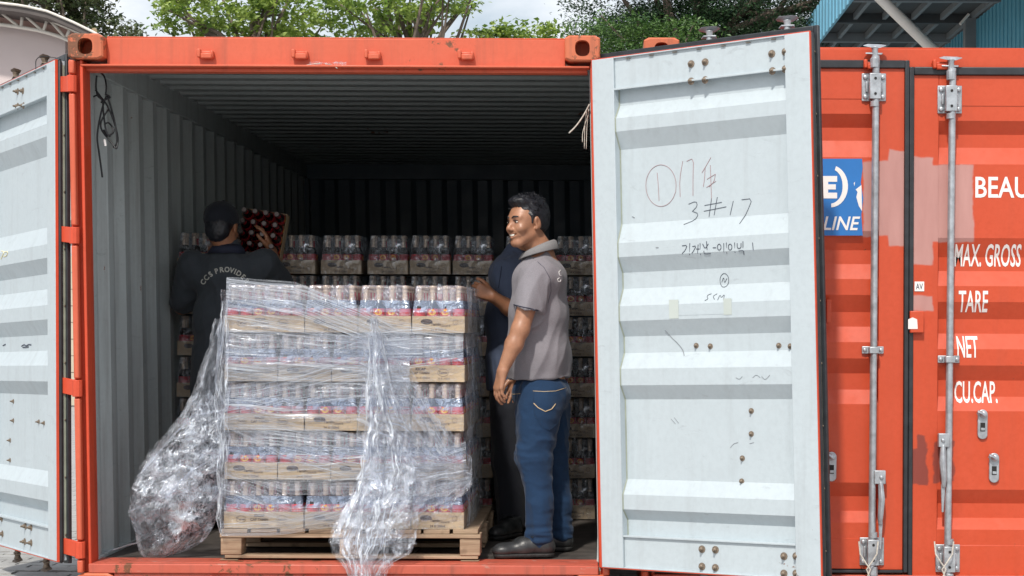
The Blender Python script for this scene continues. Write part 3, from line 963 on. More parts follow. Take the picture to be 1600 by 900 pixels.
# small stickers and plates on the closed container
for (x0, y0, x1, y1, mm) in ((1429,440,1444,455,M_txt),):
    a, b = pt(x0, y1, YS), pt(x1, y0, YS)
    st_ = MB().b2((a.x, YS - .001, a.z), (b.x, YS + .0005, b.z)).build('sticker', mm, d2r)
    place_text(st_, 'AV', 1431, 443, 452, .8, M_ink, YS - .0016, wpx=11, name='sticker_lettering')
a, b = pt(1421, 520, .01), pt(1443, 486, .01)
MB().b2((a.x, -.004, a.z), (b.x, .0238, b.z)).build('seal_box', M_or2, d2r, bev=.004)
MB().prism([pt(x, y, -.006) for x, y in ((1419,514),(1419,499),(1426,496),(1433,499),(1434,514))], (0, .002, 0)).build('sticker', M_txt, d2r)
a, b = pt(1291, 505, .0), pt(1299, 468, .0)
MB().b2((a.x, -.006, a.z), (b.x, .03, b.z)).build('lock_lug', M_or2, d2l, bev=.004)
for (cx, cy, par) in ((1535, 663, d2r), (1553, 731, d2r), (1299, 729, d2l)):
    c = pt(cx, cy, YF - .003)
    mb = MB()
    ring = [Vector((c.x + .0235 * math.cos(a) * 1.0, 0, c.z + (.045 if math.sin(a) > 0 else -.045) + .0235 * math.sin(a))) for a in [2*math.pi*i/20 + .01 for i in range(20)]]
    mb.prism([Vector((p.x, YF - .010, p.z)) for p in ring], (0, .010, 0))
    pl_ = mb.build('handle_hub', M_galv, par, bev=.003)
    MB().box((c.x, YF - .0105, c.z - .012), (.022, .002, .040)).build('hub_slot', M_dark, pl_)
    MB().box((c.x + .001, YF - .012, c.z - .022), (.018, .003, .012)).build('hub_latch', M_galv, pl_, bev=.001)
    mb = MB()
    mb.lathe([(.016, 0), (.016, -.014), (.008, -.020)], (c.x + .002, YF - .010, c.z + .045), 10, axis='y')
    mb.tube([(c.x + .004, YF - .020, c.z + .040), (c.x - .012, YF - .032, c.z + .052), (c.x - .024, YF - .030, c.z + .060), (c.x - .028, YF - .022, c.z + .048)], [.011, .010, .008, .004], 7)
    mb.build('hub_hook', M_galv, pl_, smooth=50)
# cord loops tied round the lower brackets
M_cord = simple('frayed_white_cord', (.55, .52, .46), .8, var=.25, vscale=60)
for x, par in ((1357, d2l), (1475, d2r)):
    mb = MB()
    for s in (-1, 1):
        mb.tube([pt(x + s * 15, 846, -.04), pt(x + s * 13, 866, -.05), pt(x + s * 4, 880, -.055), pt(x - s * 3, 890, -.055), pt(x + s * 3, 905, -.05)], .0035, 6)
    mb.build('seal_cord', M_cord, par)
# timber bearers under the open container
for y in (0.12, 2.9, 5.7):
    b = MB().b2((XL1 - .05, y - .09, GZ), (XL1 + 2.47, y + .09, -.0015), 0).build('timber_bearer', M_wood, None, loc=(-1.2, y, GZ), bev=.003)
    tag(b, {0.12: 'front timber bearer under the door end of the open container', 2.9: 'middle timber bearer under the open container', 5.7: 'rear timber bearer under the far end of the open container'}[y], 'timber')

# ------------------------------------------------------------------ cases of bottles
M_glass = simple('dark_sauce_glass', (0.012, 0.008, 0.007), 0.12, var=0.2, spec=0.8)
M_foil = simple('cream_neck_foil', (0.66, 0.52, 0.40), 0.35, 0.25, var=0.15, vscale=40)
M_redl = simple('red_bottle_label', (0.55, 0.035, 0.05), 0.5, var=0.12)
M_yel = simple('yellow_label_oval', (0.80, 0.45, 0.06), 0.5, var=0.05)
BH = 0.216
def bottle_mesh(seg, neck_red, oval=True):
    mb = MB()
    mb.lathe([(.026, .004), (.0285, .012), (.0285, .108), (.027, .116), (.018, .138), (.0125, .150)], (0, 0, 0), seg, 0)
    mb.lathe([(.0288, .060), (.0292, .060), (.0292, .108), (.0286, .109)], (0, 0, 0), seg, 2)
    nm = 2 if neck_red else 1
    mb.lathe([(.0128, .148), (.0125, .165), (.0115, .188)], (0, 0, 0), seg, nm)
    mb.lathe([(.0135, .186), (.0140, .190), (.0125, .193), (.0125, .199), (.0150, .201), (.0150, .212), (.0125, .216)], (0, 0, 0), seg, 1)
    ov = [Vector((.0175 * math.cos(a), -.0300 + .006 * abs(math.cos(a)) ** 2, .092 + .014 * math.sin(a))) for a in [2*math.pi*i/12 for i in range(12)]]
    ov2 = [Vector((p.x * .6, p.y - .0008, .092 + (p.z - .092) * .5)) for p in ov]
    if oval: mb.add([Vector((0, -.0302, .092))] + ov, [(0, i + 1, (i + 1) % 12 + 1) for i in range(12)], 3)
    if oval: mb.add([Vector((0, -.0306, .092))] + ov2, [(0, i + 1, (i + 1) % 12 + 1) for i in range(12)], 2)
    return mb
BOT_MATS = [M_glass, M_foil, M_redl, M_yel]
holder = []
def proto(mb, name, mats, **kw):
    o = mb.build(name, mats, None, local=True, **kw)
    me = o.data
    mods = o.modifiers
    holder.append(o)
    return o
botA = proto(bottle_mesh(10, False), 'bottle', BOT_MATS, smooth=50)
botC = proto(bottle_mesh(10, False, False), 'bottle', BOT_MATS, smooth=50)
botB = proto(bottle_mesh(8, True), 'bottle', BOT_MATS, smooth=50)

def tray_mb(w, d, h=0.078, t=0.003):
    mb = MB()
    mb.b2((-w/2, 0, 0), (w/2, t, h)); mb.b2((-w/2, d - t, 0), (w/2, d, h))
    mb.b2((-w/2, t + .0003, 0), (-w/2 + t, d - t - .0003, h)); mb.b2((w/2 - t, t + .0003, 0), (w/2, d - t - .0003, h))
    mb.b2((-w/2 + t, t, .0002), (w/2 - t, d - t, .003))
    return mb
def print_mb(long):
    mb = MB()
    def txt(body, x, z, size, sx=1.0, bold=0.0):
        vs, fs = text_mesh(body, size, sx, 'CENTER', bold)
        mb.add([Vector((x + v.x, -.0009, z + v.y)) for v in vs], fs)
    def oval(x, z, rx, rz, t=.0016):
        n = 20
        o = [Vector((x + rx * math.cos(2*math.pi*i/n), -.0009, z + rz * math.sin(2*math.pi*i/n))) for i in range(n)]
        q = [Vector((x + (rx - t) * math.cos(2*math.pi*i/n), -.0009, z + (rz - t) * math.sin(2*math.pi*i/n))) for i in range(n)]
        mb.add(o + q, [(i, (i + 1) % n, n + (i + 1) % n, n + i) for i in range(n)])
    if long:
        oval(-.105, .043, .024, .016); txt('Tamin', -.105, .038, .015, bold=.0004)
        txt('KICAP', -.02, .054, .017, bold=.0008); txt('CAP TAMIN', -.02, .036, .016, bold=.0006); txt('24 X 350ml', -.01, .014, .014)
        oval(.085, .043, .026, .018); txt('Tamin', .085, .038, .016, bold=.0004)
        txt('24 X 350ml', .088, .012, .012)
    else:
        n = 20
        mb.add([Vector((-.055 + .028 * math.cos(2*math.pi*i/n), -.0009, .052 + .013 * math.sin(2*math.pi*i/n))) for i in range(n)], [tuple(range(n))])
        txt('Tamin', -.012, .034, .019, bold=.0006); txt('Sauce', .035, .028, .019)
        txt('24 X 350ml', 0, .009, .015, bold=.0003)
        oval(.080, .050, .012, .012, .0012)
    return mb
def film_mb(w, d, seed, h=BH + .004):
    """shrink film: hugs the tray below, tapers to the bottle caps above, crumpled"""
    mb = MB()
    cut = [(-w/2 - .002, -.002), (w/2 + .002, -.002), (w/2 + .002, d + .002), (-w/2 - .002, d + .002)]
    hs = [0.0, .03, .060, .078, .096, .112, .13, .15, .17, .19, .205, h]
    per = []
    nside = [int(w / .014), int(d / .02), int(w / .02), int(d / .02)]
    rings = []
    for z in hs:
        ring = []
        t = max(0, (z - .085) / (h - .085))
        ins = .017 * t ** .7
        for si in range(4):
            (x0, y0), (x1, y1) = cut[si], cut[(si + 1) % 4]
            for k in range(nside[si]):
                f = k / nside[si]
                x, y = x0 + (x1 - x0) * f, y0 + (y1 - y0) * f
                cx, cy = 0, d / 2
                x = cx + (x - cx) * (1 - ins / (w / 2)); y = cy + (y - cy) * (1 - ins / (d / 2))
                nn = noise.noise(Vector((x * 40 + seed, y * 40, z * 26))) * .0045 * min(1, t * 4 + .12)
                nn += abs(noise.noise(Vector((x * 18 + seed * 3, z * 14, y * 18 + 5)))) * -.009 * min(1, t * 3)
                dx, dy = x - cx, y - cy
                if si % 2 == 0: y += (1 if dy > 0 else -1) * nn
                else: x += (1 if dx > 0 else -1) * nn
                ring.append(Vector((x, y, z)))
        rings.append(ring)
    for q in rings[-1]: q.z += noise.noise(q * 40) * .004
    top = [Vector((p.x * .86, d/2 + (p.y - d/2) * .86, p.z + .001)) for p in rings[-1]]
    top2 = [Vector((p.x * .3, d/2 + (p.y - d/2) * .3, p.z + .001)) for p in rings[-1]]
    k = len(rings[0])
    rings += [top, top2]
    mb.loft(rings, 0, False)
    mb.f.append(tuple(range(len(mb.v) - k, len(mb.v)))); mb.m.append(0)
    return mb

def make_case(long, seed, rows=2, side_rows=True, mats=None):
    w, d = (.375, .25) if long else (.25, .375)
    nx, ny = (6, 4) if long else (4, 6)
    root = empty('bottle_case', (0, 0, 0))
    tray_mb(w - .006, d - .006).build('cardboard_tray', M_card, root, local=True)
    print_mb(long).build('tray_print', M_print, root, local=True)
    for j in range(ny):
        for i in range(nx):
            if j >= rows and not (side_rows and i in (0, nx - 1)): continue
            src = botA if j == 0 or i in (0, nx - 1) and (i + j) % 2 else botB
            if src is botA and not (nx // 2 - 1 <= i <= nx // 2): src = botC
            b = src.copy(); COL.objects.link(b); b.parent = root
            b.location = ((i - (nx - 1) / 2) * .0605, .033 + j * .0605, .0035)
            if i in (0, nx - 1) and j > 0: b.rotation_euler.z = R(90) * (1 if i else -1)
    fm = film_mb(w - .006, d - .006, seed)
    for k, f in enumerate(fm.f):
        zc = sum(fm.v[i].z for i in f) / len(f)
        fm.m[k] = 0 if zc < .094 else (1 if zc < .160 else 2)
    fo = fm.build('shrink_film', mats or [M_f_low, M_f_mid, M_f_top], root, local=True, smooth=180)
    return root
LAYH = 0.2285
def put(src, x, y, z, rz, label, group, first=[None]):
    o = copy_tree(src)
    o.location = (x, y, z); o.rotation_euler = (0, 0, rz)
    return tag(o, label, 'case of bottles', group)

# ---- the pallet in front
PY, PZ = 0.115, 0.1655
PXL, PXR = (347 - VX) / 336.0 - .004, (753 - VX) / 336.0 - .004
PD = 1.02
PAL = empty('wooden_pallet', ((PXL + PXR) / 2, PY, PZ), 'rough wooden pallet at the container mouth under the plastic-wrapped bottle cases', 'pallet')
pw_ = PXR - PXL
def board(name, a, b, rz=0.0, bev=.002):
    mb = MB().b2(a, b)
    o = mb.build(name, M_wood, PAL, bev=bev)
    return o
rnd = random.Random(3)
zb = PZ
for i, yy in enumerate((PY + .004, PY + .45, PY + PD - .10)):
    board('bottom_board', (PXL + (.02 if i == 0 else 0), yy, zb + .002 + (.006 if i == 0 else 0)), (PXR - .01, yy + .095, zb + .022))
for i, xx in enumerate((PXL, (PXL + PXR) / 2 - .05, PXR - .098)):
    for yy in (PY, PY + .44, PY + PD - .115):
        board('pallet_block', (xx + rnd.uniform(0, .004), yy + rnd.uniform(0, .003), zb + .0235), (xx + .098, yy + .11, zb + .104), bev=.004)
for xx in (PXL - .003, PXR - .09):
    board('foot_board', (xx, PY - .006, zb - .0005), (xx + .085, PY + .05, zb + .0012 + .0))
for yy in (PY - .004, PY + .44, PY + PD - .11):
    board('stringer_board', (PXL - .002, yy, zb + .105), (PXR + .002, yy + .10, zb + .124))
nb = 9
for i in range(nb):
    bw = (pw_ - .0) / nb
    board('deck_board', (PXL + i * bw + rnd.uniform(.003, .010), PY - .006 + rnd.uniform(0, .006), zb + .125), (PXL + (i + 1) * bw - rnd.uniform(.003, .012), PY + PD, zb + .1435 + rnd.uniform(-.001, .002)))
DECK = zb + .146
# ---- cases on the pallet
SX0 = (352.5 - VX) / 335.0 - .004
SY = PY + .012
LAY = [[1, 0, 0, 0], [0, 0, 0, 1], [1, 0, 0, 0], [0, 0, 0, 1], [1, 0, 0, 0]]     # bottom to top, 1 = long side to the front
PC = {(l, s): make_case(bool(l), 11 + s * 7 + l, rows=2) for l in (0, 1) for s in (0, 1, 2)}
names_l = ['bottom', 'second', 'third', 'fourth', 'top']
cols = ['leftmost', 'second', 'third', 'rightmost']
G1 = 'bottle cases stacked on the wrapped pallet'
PITCHX = 1.122 / 1.125
for li, pat in enumerate(LAY):
    z = DECK + li * LAYH
    x = SX0
    seed = li
    for ci, lg in enumerate(pat):
        w = .375 if lg else .25
        jx = rnd.uniform(-.002, .002)
        put(PC[(lg, (li + ci) % 3)], x + w / 2 * PITCHX + jx, SY + rnd.uniform(-.003, .003), z, rnd.uniform(-.006, .006),
            f'{cols[ci]} bottle case in the front row of the {names_l[li]} layer on the wrapped pallet', G1)
        x += w * PITCHX
    xr = x; yb = SY + (.25 if pat[3] else .375)
    # right-hand column behind
    first_d = .375
    for q, (dw, lg) in enumerate(((.375, 1), (.25, 0)) if not pat[3] else ((.375, 1), (.375, 1))):
        cx, cy = xr - .003, yb + dw / 2 + .004
        put(PC[(lg, (li + q) % 3)], cx, cy, z, R(90), f'bottle case on the right side of the {names_l[li]} pallet layer, {"just behind the front row" if q == 0 else "at the rear corner"}', G1)
        yb += dw + .004
    yb = SY + (.25 if pat[0] else .375)
    for q, (dw, lg) in enumerate(((.375, 1), (.375, 1)) if pat[0] else ((.375, 1), (.25, 0))):
        put(PC[(lg, (li + q + 1) % 3)], SX0 + .001, yb + dw / 2 + .004, z, R(-90), f'bottle case on the left side of the {names_l[li]} pallet layer, {"just behind the front row" if q == 0 else "at the rear corner"}', G1)
        yb += dw + .004

# ---- the block of cases at the back of the load
BY = 1.80
sb = FPX / (CDIST + BY)
BX0 = (272 - VX) / sb
BZ = 0.166
G2 = 'bottle cases stacked across the container behind the men'
BCASE = [make_case(False, 60 + s * 5, rows=2, side_rows=False, mats=[M_f_dim, M_f_dim, M_f_dim]) for s in range(3)]
ords = ['first', 'second', 'third', 'fourth', 'fifth', 'sixth', 'seventh', 'eighth', 'ninth']
lays = ['bottom', 'second', 'third', 'fourth', 'fifth', 'sixth', 'top']
for li in range(7):
    for ci in range(9):
        px0 = (277, 357, 430, 499, 572, 640, 706, 786, 868)[ci]
        x = (px0 + 32 - VX) / (sb if ci else FPX / (CDIST + 1.6))
        put(BCASE[(li * 2 + ci) % 3], x + rnd.uniform(-.006, .006), (1.60 if ci == 0 else BY) + rnd.uniform(-.012, .012), BZ + li * .2305, rnd.uniform(-.02, .02),
            f'{ords[ci]} bottle case from the left in the {lays[li]} layer of the stack behind the men', G2).scale = (.94, .94, 1)

def drop(o):
    for ch in list(o.children): drop(ch)
    bpy.data.objects.remove(o)
BOTD = botB.data.copy()
BOTD.materials[1] = simple('shaded_cap', (.16, .13, .12), .35, .3)  # cap foil darkened, the interior's shade put into its colour
CASE_SPARE = make_case(False, 99, rows=6, mats=[M_f_dim, M_f_dim, M_f_dim])
for ch in list(CASE_SPARE.children):
    if ch.name.startswith('shrink_film'): bpy.data.objects.remove(ch)
    elif ch.name.startswith('bottle'): ch.data = BOTD
for o in list(PC.values()) + BCASE: drop(o)
for o in holder: bpy.data.objects.remove(o)

# ------------------------------------------------------------------ stretch wrap round the pallet
def rid(p, f, seed=0.0):
    q = Vector((p.x * f[0] + seed, p.y * f[1] + seed * .7, p.z * f[2] - seed))
    return abs(noise.noise(q))
def crumple(p, seed, a=1.0, k=1.0, stretch=(1, 1, 1)):
    s = Vector((p.x * stretch[0], p.y * stretch[1], p.z * stretch[2])) * k
    d = 0.030 * (0.5 - rid(s, (7, 7, 7), seed)) + 0.018 * (0.4 - rid(s, (16, 16, 16), seed + 3)) + 0.009 * (.4 - rid(s, (37, 37, 37), seed + 9)) + .004 * noise.noise(s * 80)
    return d * a
WR = empty('stretch_wrap', ((PXL + PXR) / 2, PY, DECK), 'clear stretch film wound round the pallet load, torn open and trailing over the sill', 'plastic wrap')
def lerp_poly(poly, t):
    if t <= 0: return poly[0]
    if t >= 1: return poly[-1]
    L = [math.dist(a, b) for a, b in zip(poly[:-1], poly[1:])]
    T = t * sum(L)
    for (a, b), l in zip(zip(poly[:-1], poly[1:]), L):
        if T <= l: return (a[0] + (b[0] - a[0]) * T / l, a[1] + (b[1] - a[1]) * T / l)
        T -= l
    return poly[-1]
def band(top, bot, seed, Y0=None, amp=.006, mat=None, nu=40, nv=46, fr=26, edge=3.0):
    Y0 = SY - .012 if Y0 is None else Y0
    def fn(u, v):
        a, b = lerp_poly(top, u), lerp_poly(bot, u)
        vv = min(1, max(0, v))
        wob = noise.noise(Vector((u * 5, seed, v * 2))) * edge
        x, y = a[0] + (b[0] - a[0]) * vv, a[1] + (b[1] - a[1]) * vv + wob
        d = amp * noise.noise(Vector((v * fr, u * 2.0, seed))) + amp * .6 * noise.noise(Vector((v * fr * 2.3, u * 3.5, seed + 4)))
        return pt(x, y, Y0 + d - amp * .5)
    mb = MB().grid(fn, nu, nv, 0, lambda u, v: (u + seed * 3.1, v + seed * 1.7))
    return mb.build('wrap_band', mat or M_f_band, WR, smooth=180)
band([(354,433),(480,448),(600,497),(724,519)], [(352,500),(480,521),(610,556),(724,548)], 1, SY - .014)
band([(354,433),(460,440),(560,478),(640,520)], [(353,470),(460,490),(560,530),(640,560)], 8, SY - .018)
band([(352,514),(480,520),(600,530),(724,524)], [(352,584),(480,575),(600,582),(724,561)], 2, SY - .017)
band([(351,580),(470,556),(560,520),(660,510)], [(351,600),(470,590),(560,560),(660,560)], 9, SY - .022, amp=.008)
band([(351,604),(450,588),(540,560),(640,556)], [(351,664),(450,640),(540,626),(640,602)], 3, SY - .019)
band([(352,661),(440,664),(540,676),(600,690)], [(352,667),(440,716),(540,748),(600,750)], 4, SY - .016)
band([(350,652),(420,655),(500,668),(620,690)], [(350,735),(420,738),(500,735),(620,715)], 10, SY - .020, M_f_wide and .006, M_f_wide)
band([(350,736),(450,744),(560,735),(728,688)], [(350,742),(450,772),(560,775),(728,738)], 5, SY - .018)
band([(350,738),(400,760),(450,790),(560,790)], [(350,805),(420,812),(480,815),(560,812)], 6, SY - .020, .006, M_f_wide)
band([(346,818),(450,812),(560,778),(735,738)], [(346,838),(450,836),(560,815),(735,762)], 7, SY - .026, .008)
band([(600,700),(650,706),(700,716),(732,728)], [(600,752),(650,760),(700,748),(732,736)], 11, SY - .022, .008)
band([(560,560),(610,580),(650,600),(700,700)], [(556,700),(600,720),(640,730),(690,735)], 12, SY - .022, .010, M_f_wide)
band([(352,500),(420,508),(520,520),(640,540)], [(352,655),(420,660),(520,660),(640,650)], 13, SY - .026, .010, M_f_wide)
band([(640,742),(690,738),(730,735),(738,740)], [(630,822),(660,800),(710,780),(736,760)], 14, SY - .026, .010, M_f_wide)

# hull: down both sides of the load
SXR = SX0 + 1.122
def side(sx, X, seed, z0, z1, bulge):
    def fn(u, v):
        y = SY - .01 + u * .98
        z = z0 + (z1 - z0) * v
        o = bulge * math.sin(min(1, u * 4) * math.pi / 2) * (.6 + .5 * noise.noise(Vector((seed, v * 5, 0))))
        p = Vector((X, y, z))
        lay = ((z - DECK) / LAYH) % 1.0
        o -= .012 * max(0, lay - .35) if sx > 0 else 0
        return p + Vector((sx * (.006 + o + crumple(p, seed, .55, 1, (1, 1.6, .5))), 0, 0))
    MB().grid(fn, 50, 90, 0, lambda u, v: (u * 1.0 + seed, v * 1.2)).build('wrap_side', M_f_bag if sx < 0 else M_f_side, WR, smooth=180)
M_f_side = film_mat('stretch_film_side', 0.07, 0.30, 26, 4, 0.47, 0.66, 0.10, dif=0.2, bmp=1.0)
side(1, SXR, 4.0, DECK - .01, DECK + 5 * LAYH - .01, .008)
side(-1, SX0, 6.0, DECK - .05, DECK + 5 * LAYH - .03, .035)

def drape(rows, seed, name, mat, nu=46, nv=110, amp=1.0, k=1.0, stretch=(1.6, 1, .45), bulge=.0, ragged=4, uvs=(1, 1)):
    """rows: (py, xl, xr, Y) down the hanging film"""
    ys = [r[0] for r in rows]
    def at(py):
        for a, b in zip(rows[:-1], rows[1:]):
            if py <= b[0]:
                t = (py - a[0]) / (b[0] - a[0])
                t2 = t
                return [a[i] + (b[i] - a[i]) * t2 for i in range(4)]
        return list(rows[-1])
    def fn(u, v):
        py = ys[0] + (ys[-1] - ys[0]) * v
        _, xl, xr, Y = at(py)
        xl += ragged * noise.noise(Vector((seed, v * 9, 1))) + ragged * .6 * noise.noise(Vector((seed, v * 25, 1)))
        xr += ragged * noise.noise(Vector((seed, v * 9, 7))) + ragged * .6 * noise.noise(Vector((seed, v * 25, 7)))
        px = xl + (xr - xl) * u
        py2 = py + ragged * 1.5 * noise.noise(Vector((u * 4, v * 4, seed)))
        p = pt(px, py2, Y)
        w = 4 * u * (1 - u)
        d = bulge * w ** .6 + crumple(p, seed, amp, k, stretch)
        return p + Vector((.25 * crumple(p, seed + 20, amp, k, stretch), -max(-.0, d), 0))
    MB().grid(fn, nu, nv, 0, lambda u, v: (u * uvs[0] + seed, v * uvs[1])).build(name, mat, WR, smooth=180)
T0 = SY - .035
tail = [(520,570,600,T0),(560,568,632,T0),(600,572,650,T0),(640,574,678,T0),(680,576,708,T0),(712,572,736,T0),(760,560,738,T0),(792,548,706,T0 - .01),(815,540,664,T0 - .02)]
drape(tail, 2.0, 'wrap_tail', M_f_thin, amp=.8, bulge=.02, nu=60, stretch=(1, 1, .9))
core = [(496,577,590,T0 - .012),(530,574,597,T0 - .02),(580,572,606,T0 - .02),(630,570,622,T0 - .025),(680,566,640,T0 - .025),(730,562,648,T0 - .03),(780,545,654,T0 - .04),(815,524,652,T0 - .05),(845,512,648,T0 - .07),(866,520,640,T0 - .09),(878,534,612,-.045),(904,546,590,-.05)]
drape(core, 5.0, 'wrap_tail', M_f_tail, amp=1.4, bulge=.035, k=1.2, stretch=(1.5, 1, .6), nu=60, nv=130)
drape([(500,580,588,T0 - .02),(580,580,596,T0 - .03),(660,574,600,T0 - .035),(740,564,600,T0 - .05),(800,540,606,T0 - .07),(850,528,600,T0 - .085),(875,540,584,-.075),(903,552,586,-.08)], 9.0, 'wrap_tail', M_f_tail, amp=1.6, bulge=.03, k=1.6, stretch=(1.4, 1, .7))
drape([(720,570,652,T0 - .035),(770,556,668,T0 - .05),(810,530,650,T0 - .065),(850,516,612,T0 - .09)], 11.0, 'wrap_tail', M_f_bag, amp=1.6, bulge=.03, k=1.3, stretch=(1, 1, 1), nu=50, nv=50)
drape([(826,588,612,T0 - .03),(836,600,640,T0 - .05),(850,606,650,T0 - .06),(862,610,640,T0 - .06),(868,620,632,T0 - .06)], 12.0, 'wrap_tail', M_f_bag, amp=1.3, bulge=.03, nu=30, nv=30)
drape([(868,598,612,-.05),(880,596,614,-.055),(892,588,606,-.06),(905,582,600,-.06)], 13.0, 'wrap_tail', M_f_tail, amp=1.0, nu=14, nv=24, ragged=2)
drape([(560,606,622,T0 - .006),(620,612,652,T0 - .006),(660,606,690,T0 - .006),(700,604,714,T0 - .006),(726,620,730,T0 - .006)], 15.0, 'wrap_tail', M_f_thin, amp=.9, bulge=.015, stretch=(1.2, 1, 1.2))
# taut creases running down and across the torn sheet
for pts_, r in (([(588,498),(584,600),(576,700),(560,790),(536,860)], .0045), ([(590,505),(600,600),(606,700),(590,800),(570,890)], .0035), ([(560,520),(575,560),(580,640)], .003),
                ([(640,572),(672,640),(705,690),(737,716)], .0035), ([(618,566),(585,610),(560,650)], .004), ([(737,716),(736,752),(700,782),(655,800)], .004), ([(545,625),(575,650),(596,672)], .004),
                ([(728,730),(660,722),(610,716)], .003), ([(728,735),(670,745),(600,765)], .003)):
    line = [pt(*lerp_poly(pts_, i / 26), T0 - .03 - .02 * (i / 26)) for i in range(27)]
    line = [p + Vector((.006 * noise.noise(p * 14), -.004, .004 * noise.noise(p * 22))) for p in line]
    MB().tube(line, [r * (.25 + 1.1 * abs(noise.noise(p * 18))) for p in line], 5).build('wrap_fold', M_f_tail, WR, smooth=180)
# loose bag of film fallen off the left side
bag = [(498,340,354,.16),(540,328,352,.17),(580,312,350,.19),(620,298,352,.21),(650,280,354,.22),(690,247,356,.23),(730,220,357,.24),(765,204,354,.25),(795,200,347,.26),(820,206,336,.27),(845,214,318,.29),(862,222,290,.30),(869,236,258,.31)]
drape(bag, 21.0, 'wrap_bag', M_f_bag, nu=70, nv=120, amp=1.8, k=.55, stretch=(1, 1, 1), bulge=.12, ragged=3, uvs=(1, 1.6))
drape([(r[0], r[1] + 2, r[2] - 2, r[3] + .02) for r in bag], 25.0, 'wrap_bag', M_f_bag, nu=50, nv=90, amp=1.4, k=.7, stretch=(1, 1, 1), bulge=-.0, ragged=3, uvs=(1, 1.6))
fold = [(628,300,340,.14),(645,300,352,.12),(668,290,354,.11),(690,262,352,.10)]
drape(fold, 31.0, 'wrap_bag', M_f_tail, nu=40, nv=30, amp=1.6, k=1.2, stretch=(.6, 1, 1.6), bulge=.03)
drape([(700,236,352,.10),(730,222,345,.085),(765,207,300,.08),(795,203,262,.09),(815,208,240,.12)], 33.0, 'wrap_bag', M_f_bag, nu=60, nv=50, amp=1.8, k=1.2, stretch=(1, 1, 1.4), bulge=.03)
drape([(470,346,356,.10),(560,338,358,.09),(640,334,358,.085),(720,338,357,.085),(800,338,352,.09),(832,344,352,.10)], 35.0, 'wrap_side', M_f_tail, nu=16, nv=110, amp=1.1, k=1.3, stretch=(1, 1, .7), bulge=.015)
# folds that cross the bag as taut ropes of film
for pts_, r in (([(200,800),(262,775),(322,706)], .006), ([(352,640),(300,650),(262,690),(215,745)], .009), ([(352,706),(300,735),(262,775)], .006), ([(120,872),(165,862),(215,848)], .005), ([(356,640),(335,600),(345,540),(352,510)], .008)):
    q = [pt(x, y, .10 if x > 205 else .25) for x, y in pts_]
    mb = MB()
    n = 14
    line = []
    for i in range(n + 1):
        t = i / n * (len(q) - 1); a = min(int(t), len(q) - 2); f = t - a
        p = q[a].lerp(q[a + 1], f)
        line.append(p + Vector((0, -.01 * math.sin(i), .004 * noise.noise(p * 20))))
    mb.tube(line, [r * (.5 + .7 * abs(noise.noise(p * 30))) for p in line], 6)
    mb.build('wrap_fold', M_f_tail, WR, smooth=180)

# ------------------------------------------------------------------ cables in the container
M_cable = simple('black_cable', (.02, .022, .025), .45)
CB = empty('black_cable', pt(165, 112, .22), 'black cable looped and knotted, hanging inside the left wall of the open container', 'cable')
def px_tube(lines, Y, r, name, mat, parent):
    for ln in lines:
        q = [pt(x, y, Y + .01 * math.sin(i * 2.1)) for i, (x, y) in enumerate(ln)]
        sm = [q[0]]
        for i in range(len(q) - 1):
            p0, p1, p2, p3 = q[max(i-1,0)], q[i], q[i+1], q[min(i+2,len(q)-1)]
            for t in (.25, .5, .75, 1):
                sm.append(.5 * ((2*p1) + (-p0+p2)*t + (2*p0-5*p1+4*p2-p3)*t*t + (-p0+3*p1-3*p2+p3)*t**3))
        MB().tube(sm, r, 6).build(name, mat, parent, smooth=180)
px_tube([[(154,110),(163,120),(166,135),(165,149)], [(151,118),(150,136),(153,150),(160,158),(162,180),(166,205),(172,214)],
         [(149,140),(158,152),(168,166),(178,190),(184,215),(182,232),(176,225),(160,205),(158,190),(170,170)],
         [(166,150),(160,168),(155,190),(152,215),(155,240),(158,262),(160,277)], [(168,150),(174,170),(180,195),(183,222),(177,230)],
         [(166,148),(172,152),(164,156),(158,160)], [(137,155),(146,151),(151,149)], [(163,195),(170,192),(178,205),(168,212),(162,203)]], .22, .0045, 'cable_strand', M_cable, CB)
MB().tube([pt(163, 218, .2), pt(165, 228, .2)], .006, 8).build('cable_plug', M_txt, CB)
CR = empty('cord', pt(920, 166, .3), 'thin white cord hanging inside the upper right corner of the open container', 'cord')
px_tube([[(921,163),(912,180),(900,197),(889,208)]], .10, .0035, 'cord_strand', M_cord, CR)
px_tube([[(917,172),(914,195),(913,232)], [(920,170),(917,200),(916,233)], [(919,180),(911,205),(910,222)]], .12, .0018, 'cord_strand', M_cord, CR)
GB = empty('torn_plastic_scrap', pt(553, 99, .02), 'torn scrap of grey plastic caught under the header beam', 'plastic scrap')

mb = MB().grid(lambda u, v: pt(483 + 58 * u + 0, 99 + 3.5 * (v - .5) * (1 + math.sin(u * 9) * .5) + 2 * noise.noise(Vector((u * 9, v, 2))), .018 - .006 * noise.noise(Vector((u * 20, v * 4, 1)))), 30, 5)
mb.build('scrap_sheet', M_f_tail, GB, smooth=180)
px_tube([[(508,100),(520,102),(527,107)], [(474,104),(482,101),(500,99)]], .016, .002, 'scrap_strand', M_cord, GB)

